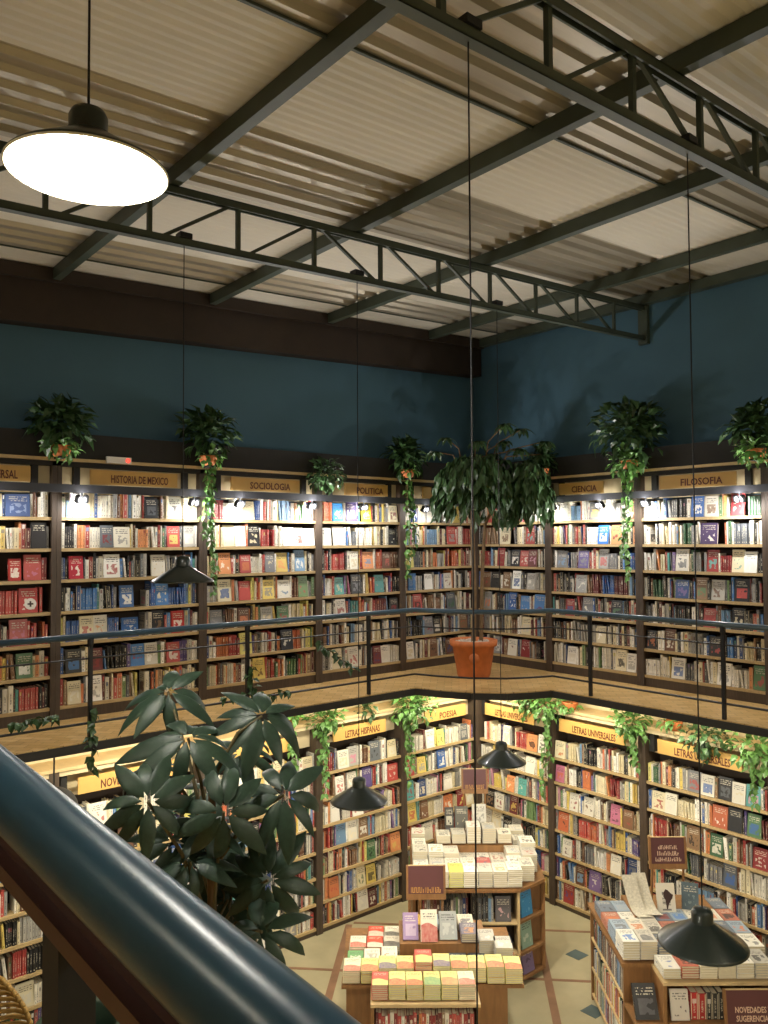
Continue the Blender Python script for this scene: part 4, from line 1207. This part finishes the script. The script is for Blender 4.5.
outline = [(0.50, 0.80), (0.62, 0.76), (0.76, 0.66), (0.90, 0.60), (0.84, 0.48), (0.72, 0.38), (0.62, 0.26), (0.56, 0.12), (0.50, 0.10), (0.48, 0.26), (0.46, 0.42), (0.36, 0.54), (0.38, 0.68)]
cw_, hh_ = 0.17, 0.25
V = [(0.0203, a * cw_, c * hh_) for a, c in outline]; n = len(V)
mpm.add(V + [(x + 0.0008, y, z) for x, y, z in V], [tuple(range(n, 2 * n)), tuple(range(n - 1, -1, -1))] + [(i, (i + 1) % n, n + (i + 1) % n, n + i) for i in range(n)])
e = bpy.data.objects.new('cover_map', mpm.mesh('cover_map', M['ink'])); e.parent = o; COL.objects.link(e)
T.lean(2.86, 7.56, z2, 0.15, 0.24, 0.02, 0.2, lin('4a5a62'), lin('7a8a8c'), 'dark blue-grey book standing beside the map book on the right table', 1, -0.3)
# folded newspaper
t = thing('newspaper', 'curled folded newspaper lying across the right table books', 'newspaper', TB @ Vector((2.42, 7.45, zt + 0.13)))
for k in range(2):
    def news(m):
        V, Fs = [], []
        for i in range(9):
            a = i / 8
            for j in range(2):
                V.append((2.32 + k * 0.10 + j * 0.13 - 0.10 * a, 7.36 + 0.20 * a + k * 0.02, zt + 0.12 + 0.02 + 0.30 * a - 0.10 * math.sin(PI * a) + 0.01 * k))
        for i in range(8):
            Fs.append((2 * i, 2 * i + 1, 2 * i + 3, 2 * i + 2))
        nn = len(V)
        V += [(x, y + 0.006, z - 0.006) for x, y, z in V]; Fs += [tuple(nn + q for q in reversed(f)) for f in Fs]
        m.add(V, Fs, 0, TB)
    part(t, 'page', M['newsprint'], news, True)
T.done('pale books stacked and shelved on the right table')
sign_stand(2.70, 7.66, -1.50, 0.36, 0.29, None, 'maroon framed sign with three pale lines standing at the rear of the right table', z2, strokes=[(-0.09, 0.08, 0.20, 0.035), (-0.10, 0.10, 0.145, 0.04), (-0.12, 0.13, 0.09, 0.035)])
sign_stand(2.94, 6.46, -2.28, 0.46, 0.30, ['NOVEDADES Y', 'SUGERENCIAS'], 'maroon sign reading NOVEDADES Y SUGERENCIAS before the right table', Z0 + 0.0, 0.062, 0.12, -0.0)

# ------------------------------------------------------------------ plants
def rand_dir(up=0.0):
    while True:
        v = Vector((random.uniform(-1, 1), random.uniform(-1, 1), random.uniform(-1, 1)))
        if 0.05 < v.length < 1:
            v.normalize(); v.z += up
            return v.normalized()

def aim(p, d, roll=0.0):
    d = d.normalized()
    a = Vector((0, 0, 1)) if abs(d.z) < 0.95 else Vector((1, 0, 0))
    x = d.cross(a).normalized(); z = x.cross(d)
    X = Matrix((x, d, z)).transposed().to_4x4()
    X.translation = p
    return X @ Matrix.Rotation(roll, 4, 'Y')

def bush(m, c, r, n, L, W, up=0.3, flat=0.8):
    for _ in range(n):
        d = rand_dir(up)
        p = Vector(c) + Vector((d.x * r, d.y * r, d.z * r * flat)) * random.uniform(0.25, 1.0)
        p.x = min(p.x, 0.12); p.y = min(p.y, 0.12)
        m.leaf(aim(p, (d + rand_dir() * 0.6), random.uniform(-.5, .5)), L * random.uniform(0.7, 1.2), W * random.uniform(0.8, 1.2), random.uniform(0.2, 0.9), 2)

def vine(m, p0, length, n, L, W, out, wob=0.03, mi=0):
    p = Vector(p0); pts = [p.copy()]
    for i in range(n):
        p = p + Vector((random.uniform(-wob, wob), random.uniform(-wob, wob) * 0.5, -length / n)); pts.append(p.copy())
        for _ in range(2):
            d = (Vector(out) * random.uniform(0.3, 1) + Vector((random.uniform(-1, 1), random.uniform(-1, 1), random.uniform(-0.9, 0.1)))).normalized()
            m.leaf(aim(p + d * 0.01, d, random.uniform(-.6, .6)), L * random.uniform(.7, 1.2), W * random.uniform(.8, 1.2), 0.8, 2)
    return pts

def planter(side, a, z, label, vlen=0.0, n=60, r=0.13, mat='leaf', pot=True, upper=True, tall=0.0, off=-0.128, da=0.0):
    X = frame(side)
    c = X @ Vector((a, off, z))
    out = X.to_3x3() @ Vector((0, -1, 0))
    t = thing('potted_plant', label, 'plant', c, 'planters along the bookcase tops')
    if pot:
        part(t, 'pot', M['terracotta'], lambda m: m.lathe([(0.055, 0.0), (0.08, 0.03), (0.098, 0.085), (0.102, 0.10), (0.09, 0.10), (0.08, 0.085), (0.001, 0.08)], 18, 0, Matrix.Translation(c), True), True)
    if z > 0 and pot:
        part(t, 'bracket', M['fascia'], lambda m: m.box(a - 0.03, a + 0.03, -0.2, -0.046, z - 0.018, z - 0.001, 0, X))
    fo = part(t, 'foliage', M[mat], lambda m: bush(m, c + out * 0.04 + Vector((0, 0, (0.09 if upper else 0.13) if pot else 0.03)), r, n, 0.085, 0.06, 0.1, 0.85))
    fo['kind'] = 'stuff'
    if tall:  # dark leaf mass added to stand in for plant shadows on the wall
        ft = part(t, 'shadow_foliage', M['leafdark'], lambda m: bush(m, c - out * 0.03 + Vector((0, 0, 0.13 + tall * 0.4)), 0.42 * tall + 0.09, int(420 * tall + 50), 0.14, 0.085, 0.5, 0.9))
        ft['kind'] = 'stuff'
    if vlen:
        st_ = []
        def vn(m):
            for k in range(3):
                st_.append(vine(m, c + X.to_3x3() @ Vector((random.uniform(-.04, .04) + da, min(off, -0.07) - off - 0.02 + k * 0.01, 0.03)), vlen * (1, 0.8, 0.55)[k], int(vlen * (16, 12, 9)[k]), 0.075, 0.06, out, 0.018))
        vo = part(t, 'vine_leaves', M[mat], vn); vo['kind'] = 'stuff'
        part(t, 'vine_stem', M['stem'], lambda m: [m.tube(s, 0.004, 5) for s in st_])
    return t

random.seed(23)
planter('L', -5.62, 2.441, 'leafy plant in a terracotta pot above the HISTORIA DE MEXICO left post', 0.0, 60, 0.14, 'leaf', tall=0.42)
planter('L', -4.13, 2.441, 'trailing plant with a long vine at the HISTORIA DE MEXICO right post', 1.35, 44, 0.12, 'leaf', tall=0.45)
planter('L', -2.66, 2.39, 'round bushy plant between the SOCIOLOGIA and POLITICA signs', 0.0, 190, 0.21, 'leafdark', pot=False, tall=0.0)
planter('L', -1.36, 2.441, 'trailing plant with a long vine right of the POLITICA sign', 1.25, 44, 0.12, 'leaf', tall=0.34)
planter('R', 1.27, 2.441, 'terracotta planter with dark leaves left of the CIENCIA sign', 0.0, 30, 0.11, 'leafdark', tall=0.16)
planter('R', 2.53, 2.441, 'bright trailing plant with a long vine between CIENCIA and FILOSOFIA', 1.25, 170, 0.21, 'leaf', tall=0.72)
planter('R', 3.96, 2.441, 'green plant at the right end of the FILOSOFIA bookcase', 0.0, 110, 0.19, 'leaf', tall=0.4)
planter('L', -3.05, -0.434, 'orange potted plant trailing over the plant-screened ground floor shelves', 0.45, 80, 0.16, 'leaf', upper=False, off=0.02)
planter('L', -2.62, -0.434, 'long trailing vine left of the LETRAS HISPANAS sign', 0.85, 150, 0.2, 'leaf', pot=False, off=-0.06)
planter('L', -1.32, -0.434, 'large bushy trailing plant between LETRAS HISPANAS and POESIA signs', 0.95, 330, 0.33, 'leaf', pot=False, off=-0.08)
planter('L', -1.95, -0.434, 'low leafy plant on top above the LETRAS HISPANAS sign', 0.0, 50, 0.14, 'leafdark', pot=False, off=0.06)
planter('R', 0.95, -0.434, 'leafy planter above the corner LETRAS UNIVERSALES sign', 0.2, 130, 0.22, 'leaf', off=-0.03)
planter('R', 1.28, -0.434, 'trailing vine beside the middle LETRAS UNIVERSALES bookcase', 1.05, 150, 0.22, 'leaf', pot=False, off=-0.07)
planter('R', 1.55, -0.434, 'orange potted plant over the middle LETRAS UNIVERSALES sign', 0.0, 34, 0.12, 'leaf', off=0.02)
planter('R', 2.50, -0.434, 'bright leafy trailing plant between the two nearest LETRAS UNIVERSALES signs', 0.5, 190, 0.24, 'leaf', pot=False, off=-0.08)
planter('R', 2.92, -0.434, 'orange potted plant over the nearest LETRAS UNIVERSALES sign', 0.0, 40, 0.13, 'leaf', off=0.03)
planter('R', 3.35, -0.434, 'low spreading plant above the nearest LETRAS UNIVERSALES sign', 0.25, 150, 0.25, 'leafdark', pot=False, off=-0.02)
planter('R', 3.9, -0.434, 'trailing plant at the right end of the nearest LETRAS UNIVERSALES bookcase', 0.55, 200, 0.28, 'leaf', pot=False, off=-0.08)

# ivy winding on the far railing
def ivy(p, length, n, label, spread=0.0):
    t = thing('railing_ivy', label, 'plant', p, 'ivy on the far railing')
    pts = []
    def lf(m):
        q = Vector(p)
        for i in range(n):
            q = Vector(p) + Vector((spread * i / n, random.uniform(-.02, .02), -length * i / n + random.uniform(-.02, .02))); pts.append(q)
            for _ in range(2):
                d = Vector((random.uniform(-1, 1), random.uniform(-1, -0.1), random.uniform(-.8, .4))).normalized()
                m.leaf(aim(q, d, random.uniform(-.5, .5)), 0.085, 0.065, 0.7, 2)
    part(t, 'leaves', M['leafdark'], lf)['kind'] = 'stuff'
    part(t, 'stem', M['stem'], lambda m: m.tube(pts, 0.005, 5))
ivy((-5.60, -0.96, 0.25), 0.55, 12, 'ivy strand hanging down the leftmost far railing post')
ivy((-6.2, -0.90, 0.24), 0.02, 9, 'ivy along the bottom rail at the far left', 0.38)
ivy((-4.35, -0.92, 0.20), 0.05, 14, 'ivy along the bottom rail behind the dark foreground plant', 0.75)
ivy((-3.3, -0.92, 0.62), 0.35, 12, 'ivy climbing the railing below the SOCIOLOGIA bookcase', 0.5)
ivy((-4.1, -0.95, 0.45), 0.3, 8, 'short ivy strand on the second railing post', 0.05)

# corner tree in a terracotta pot
def corner_tree():
    c = Vector((-0.95, -0.86, 0.0))
    t = thing('potted_tree', 'tall drooping umbrella tree in a big terracotta pot at the gallery corner', 'tree', c)
    p = part(t, 'pot', M['terracotta'], lambda m: m.lathe([(0.19, 0.0), (0.20, 0.02), (0.255, 0.37), (0.285, 0.375), (0.29, 0.44), (0.265, 0.445), (0.25, 0.40), (0.001, 0.395)], 32, 0, Matrix.Translation(c), True), True)
    def face(m):
        T = Matrix.Translation(c + Vector((-0.17, -0.172, 0.25))) @ Matrix.Rotation(math.radians(-45), 4, 'Z') @ Matrix.Rotation(PI / 2, 4, 'X')
        m.lathe([(0.062, -0.012), (0.055, 0.012), (0.035, 0.02), (0.02, 0.03), (0.001, 0.03)], 16, 0, T, True)
    part(p, 'relief', M['terracotta'], face, True)
    part(t, 'pebbles', M['soil'], lambda m: [m.lathe([(0.001, -0.02), (0.025, 0.0), (0.001, 0.02)], 6, 0, Matrix.Translation(c + Vector((0.22 * math.sqrt(random.random()) * math.cos(a), 0.22 * math.sqrt(random.random()) * math.sin(a), 0.415)))) for a in [random.uniform(0, 2 * PI) for _ in range(60)]])['kind'] = 'stuff'
    top = c + Vector((0.0, 0.0, 2.45))
    part(t, 'trunk', M['bark'], lambda m: m.tube([c + Vector((0, 0, 0.38)), c + Vector((0.015, -0.01, 1.0)), c + Vector((0.0, 0.0, 1.7)), top], [0.03, 0.026, 0.024, 0.015], 8))
    part(t, 'trunk', M['bark'], lambda m: m.tube([c + Vector((0.07, -0.06, 0.38)), c + Vector((0.085, -0.07, 1.2)), c + Vector((0.12, -0.1, 1.85)), c + Vector((0.36, -0.30, 2.45))], [0.024, 0.022, 0.02, 0.012], 8))
    tw = RGT.copy(); tw.z = 0; tw.normalize()
    def crown(m):
        # two drooping domes, as curtains of long leaves
        for (cx, cz, rr, hh, n) in ((0.02, 2.28, 0.48, 0.44, 1250), (0.66, 2.24, 0.30, 0.40, 900)):
            cc = c + tw * cx + Vector((0, 0, cz))
            for _ in range(n):
                a = random.uniform(0, 2 * PI); q = random.random() ** 0.45
                p0 = cc + Vector((math.cos(a) * rr * q, math.sin(a) * rr * q, hh * math.sqrt(max(0, 1 - q * q)) - random.uniform(0.0, 0.30) * (0.4 + q)))
                d = Vector((math.cos(a) * 0.45 * q, math.sin(a) * 0.45 * q, -1.0)) + rand_dir() * 0.35
                m.leaf(aim(p0, d, random.uniform(-1, 1)), random.uniform(0.13, 0.2), 0.08, 0.3, 2)
    part(t, 'drooping_leaves', M['leafdark'], crown)['kind'] = 'stuff'
    br = []
    def sprigs(m):
        for (dx, dz, n) in ((0.42, 3.06, 9), (0.62, 3.02, 8), (0.86, 2.86, 9), (0.30, 2.86, 8), (-0.28, 2.92, 7), (-0.38, 2.74, 7), (0.56, 2.76, 9), (0.1, 2.86, 9), (0.74, 2.70, 9), (-0.1, 2.66, 9), (0.4, 2.62, 9), (0.22, 2.70, 9)):
            q = c + tw * dx + Vector((random.uniform(-.1, .1), random.uniform(-.1, .1), dz))
            br.append([top - Vector((0, 0, 0.1)) + tw * dx * 0.3, (top + q) / 2 + Vector((0, 0, 0.1)), q])
            for k in range(n):
                a = 2 * PI * k / n + random.uniform(-.2, .2)
                m.leaf(aim(q, Vector((math.cos(a), math.sin(a), random.uniform(-.4, .15))), 0), random.uniform(0.14, 0.2), 0.075, 0.6, 3)
    part(t, 'sprig_leaves', M['leafdark'], sprigs)['kind'] = 'stuff'
    part(t, 'branches', M['bark'], lambda m: [m.tube(b, 0.008, 6) for b in br])
corner_tree()

# foreground umbrella plant: every leaflet is a piece of its own
def unproject(px, py, depth):
    return EYE + (FWD + RGT * ((px - 384) / F_PX) - UPV * ((py - 512) / F_PX)) * depth

def umbrella_plant():
    base = unproject(215, 930, 2.15)
    base = Vector((base.x, base.y, Z0))
    t = thing('umbrella_plant', 'tall dark umbrella plant with finger-like glossy leaves behind the blue rail', 'plant', base)
    part(t, 'pot', M['terracotta'], lambda m: m.lathe([(0.2, 0.0), (0.27, 0.4), (0.29, 0.4), (0.29, 0.46), (0.26, 0.46), (0.25, 0.42), (0.001, 0.42)], 28, 0, Matrix.Translation(base), True), True)
    top = unproject(212, 770, 2.15)
    pts = [base + Vector((0, 0, 0.4)), base + Vector((0.05, 0.0, 1.3)), base + Vector((0.0, 0.03, 2.4)), base + (top - base) * 0.82, top]
    part(t, 'stem', M['bark'], lambda m: m.tube(pts, [0.03, 0.027, 0.022, 0.016, 0.01], 8))
    part(t, 'stem', M['bark'], lambda m: m.tube([pts[1], pts[1] + Vector((0.1, -0.05, 1.0)), unproject(250, 900, 2.2), unproject(262, 830, 2.2)], [0.022, 0.018, 0.014, 0.008], 8))
    shapes = []
    for k in range(3):
        mb = MB()
        seg = 5
        V, Fs = [], []
        Ls, Ws = 1.0, (0.30, 0.27, 0.33)[k]
        for i in range(seg + 1):
            q = i / seg
            w = Ws * 0.5 * (math.sin(PI * q ** 0.75) ** 0.8 if 0 < q < 1 else 0.04)
            ang = -(0.45, 0.75, 0.3)[k] * q
            V += [(-w, Ls * q * math.cos(ang), Ls * q * math.sin(ang) - w * 0.10), (-w * 0.5, Ls * q * math.cos(ang), Ls * q * math.sin(ang) + w * 0.14), (0, Ls * q * math.cos(ang), Ls * q * math.sin(ang)),
                  (w * 0.5, Ls * q * math.cos(ang), Ls * q * math.sin(ang) + w * 0.14), (w, Ls * q * math.cos(ang), Ls * q * math.sin(ang) - w * 0.10)]
        for i in range(seg):
            for j in range(4):
                a = i * 5 + j
                Fs.append((a, a + 1, a + 6, a + 5))
        mb.add(V, Fs)
        shapes.append(mb.mesh('leaflet', M['umbrellaleaf'], smooth=True))
    # leaf heads: px, py, depth, radius (m), tilt towards viewer, n leaflets
    heads = [(168, 692, 2.45, 0.165, 0.35, 8), (188, 738, 2.15, 0.170, 0.25, 9), (262, 716, 2.25, 0.165, 0.30, 9), (148, 802, 1.95, 0.135, 0.75, 9), (224, 812, 2.0, 0.135, 0.9, 8),
             (284, 795, 2.1, 0.145, 0.6, 8), (268, 880, 2.1, 0.140, 0.95, 10), (175, 842, 2.1, 0.13, 0.5, 8), (215, 850, 2.25, 0.14, 0.5, 8), (242, 752, 2.4, 0.13, 0.3, 8),
             (228, 900, 2.2, 0.14, 0.7, 8), (262, 932, 2.0, 0.135, 0.5, 8), (200, 880, 2.3, 0.13, 0.4, 8), (245, 838, 2.35, 0.12, 0.4, 7), (150, 770, 2.35, 0.11, 0.2, 8), (205, 790, 2.4, 0.12, 0.4, 8), (190, 862, 2.05, 0.12, 0.5, 9), (232, 868, 2.4, 0.13, 0.4, 9), (208, 825, 2.15, 0.12, 0.3, 9), (250, 910, 2.3, 0.12, 0.5, 9), (182, 815, 2.3, 0.11, 0.3, 8)]
    for hi, (px, py, dep, r, tl, n) in enumerate(heads):
        n += 1
        c = unproject(px, py, dep)
        hub = pts[3] + (pts[4] - pts[3]) * random.random()
        mid = (hub + c) / 2 + Vector((0, 0, 0.04))
        pet = part(t, 'leaf_stalk', M['stem'], lambda m: m.tube([hub, mid, c], [0.006, 0.005, 0.004], 6))
        nrm = (Vector((0, 0, 1)) * (1 - tl) + (EYE - c).normalized() * tl + Vector((random.uniform(-.2, .2), random.uniform(-.2, .2), 0))).normalized()
        xax = nrm.cross(Vector((0.3, 1, 0.1))).normalized(); yax = nrm.cross(xax)
        B = Matrix((xax, yax, nrm)).transposed().to_4x4()
        a0 = random.uniform(0, 1)
        for k in range(n):
            a = a0 + 2 * PI * k / n * 0.97 + random.uniform(-.08, .08)
            s_ = r * random.uniform(0.85, 1.15)
            o = bpy.data.objects.new('leaflet', random.choice(shapes))
            W_ = Matrix.Translation(c) @ B @ Matrix.Rotation(a, 4, 'Z') @ Matrix.Translation((0, 0.015, 0)) @ Matrix.Rotation(random.uniform(-0.25, 0.1), 4, 'X') @ Matrix.Rotation(random.uniform(-.25, .25), 4, 'Y') @ Matrix.Scale(s_, 4)
            o.parent = pet
            o.matrix_parent_inverse = Matrix.Identity(4)
            o.matrix_basis = Matrix.Translation(-ORG[t.name]) @ W_
            COL.objects.link(o)
umbrella_plant()

# ------------------------------------------------------------------ rattan and green chairs at the lower left
def rattan_chair():
    c = Vector((-6.42, -0.98, Z0))
    t = thing('rattan_chair', 'woven rattan high-back chair at the lower left edge', 'chair', c)
    def back(m):
        for i in range(16):
            z = 0.35 + i * 0.052
            w = 0.30 * math.sin(PI * (0.28 + 0.62 * i / 15)) + 0.08
            m.tube([c + Vector((w * math.cos(a), 0.22 * math.sin(a) + 0.05, z)) for a in [PI * k / 8 - 0.2 for k in range(10)]], 0.018, 6)
    part(t, 'backrest', M['rattan'], back, True)
    part(t, 'seat', M['rattan'], lambda m: m.lathe([(0.30, 0.32), (0.33, 0.36), (0.30, 0.40), (0.001, 0.42)], 20, 0, Matrix.Translation(c), True), True)
    for a in range(4):
        q = PI / 4 + a * PI / 2
        part(t, 'leg', M['rattan'], lambda m: m.tube([c + Vector((0.26 * math.cos(q), 0.26 * math.sin(q), 0.33)), c + Vector((0.29 * math.cos(q), 0.29 * math.sin(q), 0))], 0.02, 8))
rattan_chair()
def green_chair():
    c = Vector((-5.75, -1.15, Z0))
    t = thing('armchair', 'dark green low armchair behind the railing post', 'chair', c)
    part(t, 'backrest', M['greenchair'], lambda m: m.lathe([(0.30, 0.25), (0.34, 0.3), (0.36, 0.72), (0.32, 0.76), (0.28, 0.72), (0.27, 0.4)], 20, 0, Matrix.Translation(c), True), True)
    part(t, 'seat', M['greenchair'], lambda m: m.lathe([(0.26, 0.3), (0.27, 0.42), (0.2, 0.45), (0.001, 0.45)], 20, 0, Matrix.Translation(c), True), True)
    for a in range(4):
        q = PI / 4 + a * PI / 2
        part(t, 'leg', M['tablewood'], lambda m: m.tube([c + Vector((0.2 * math.cos(q), 0.2 * math.sin(q), 0.3)), c + Vector((0.24 * math.cos(q), 0.24 * math.sin(q), 0))], 0.018, 8))
green_chair()
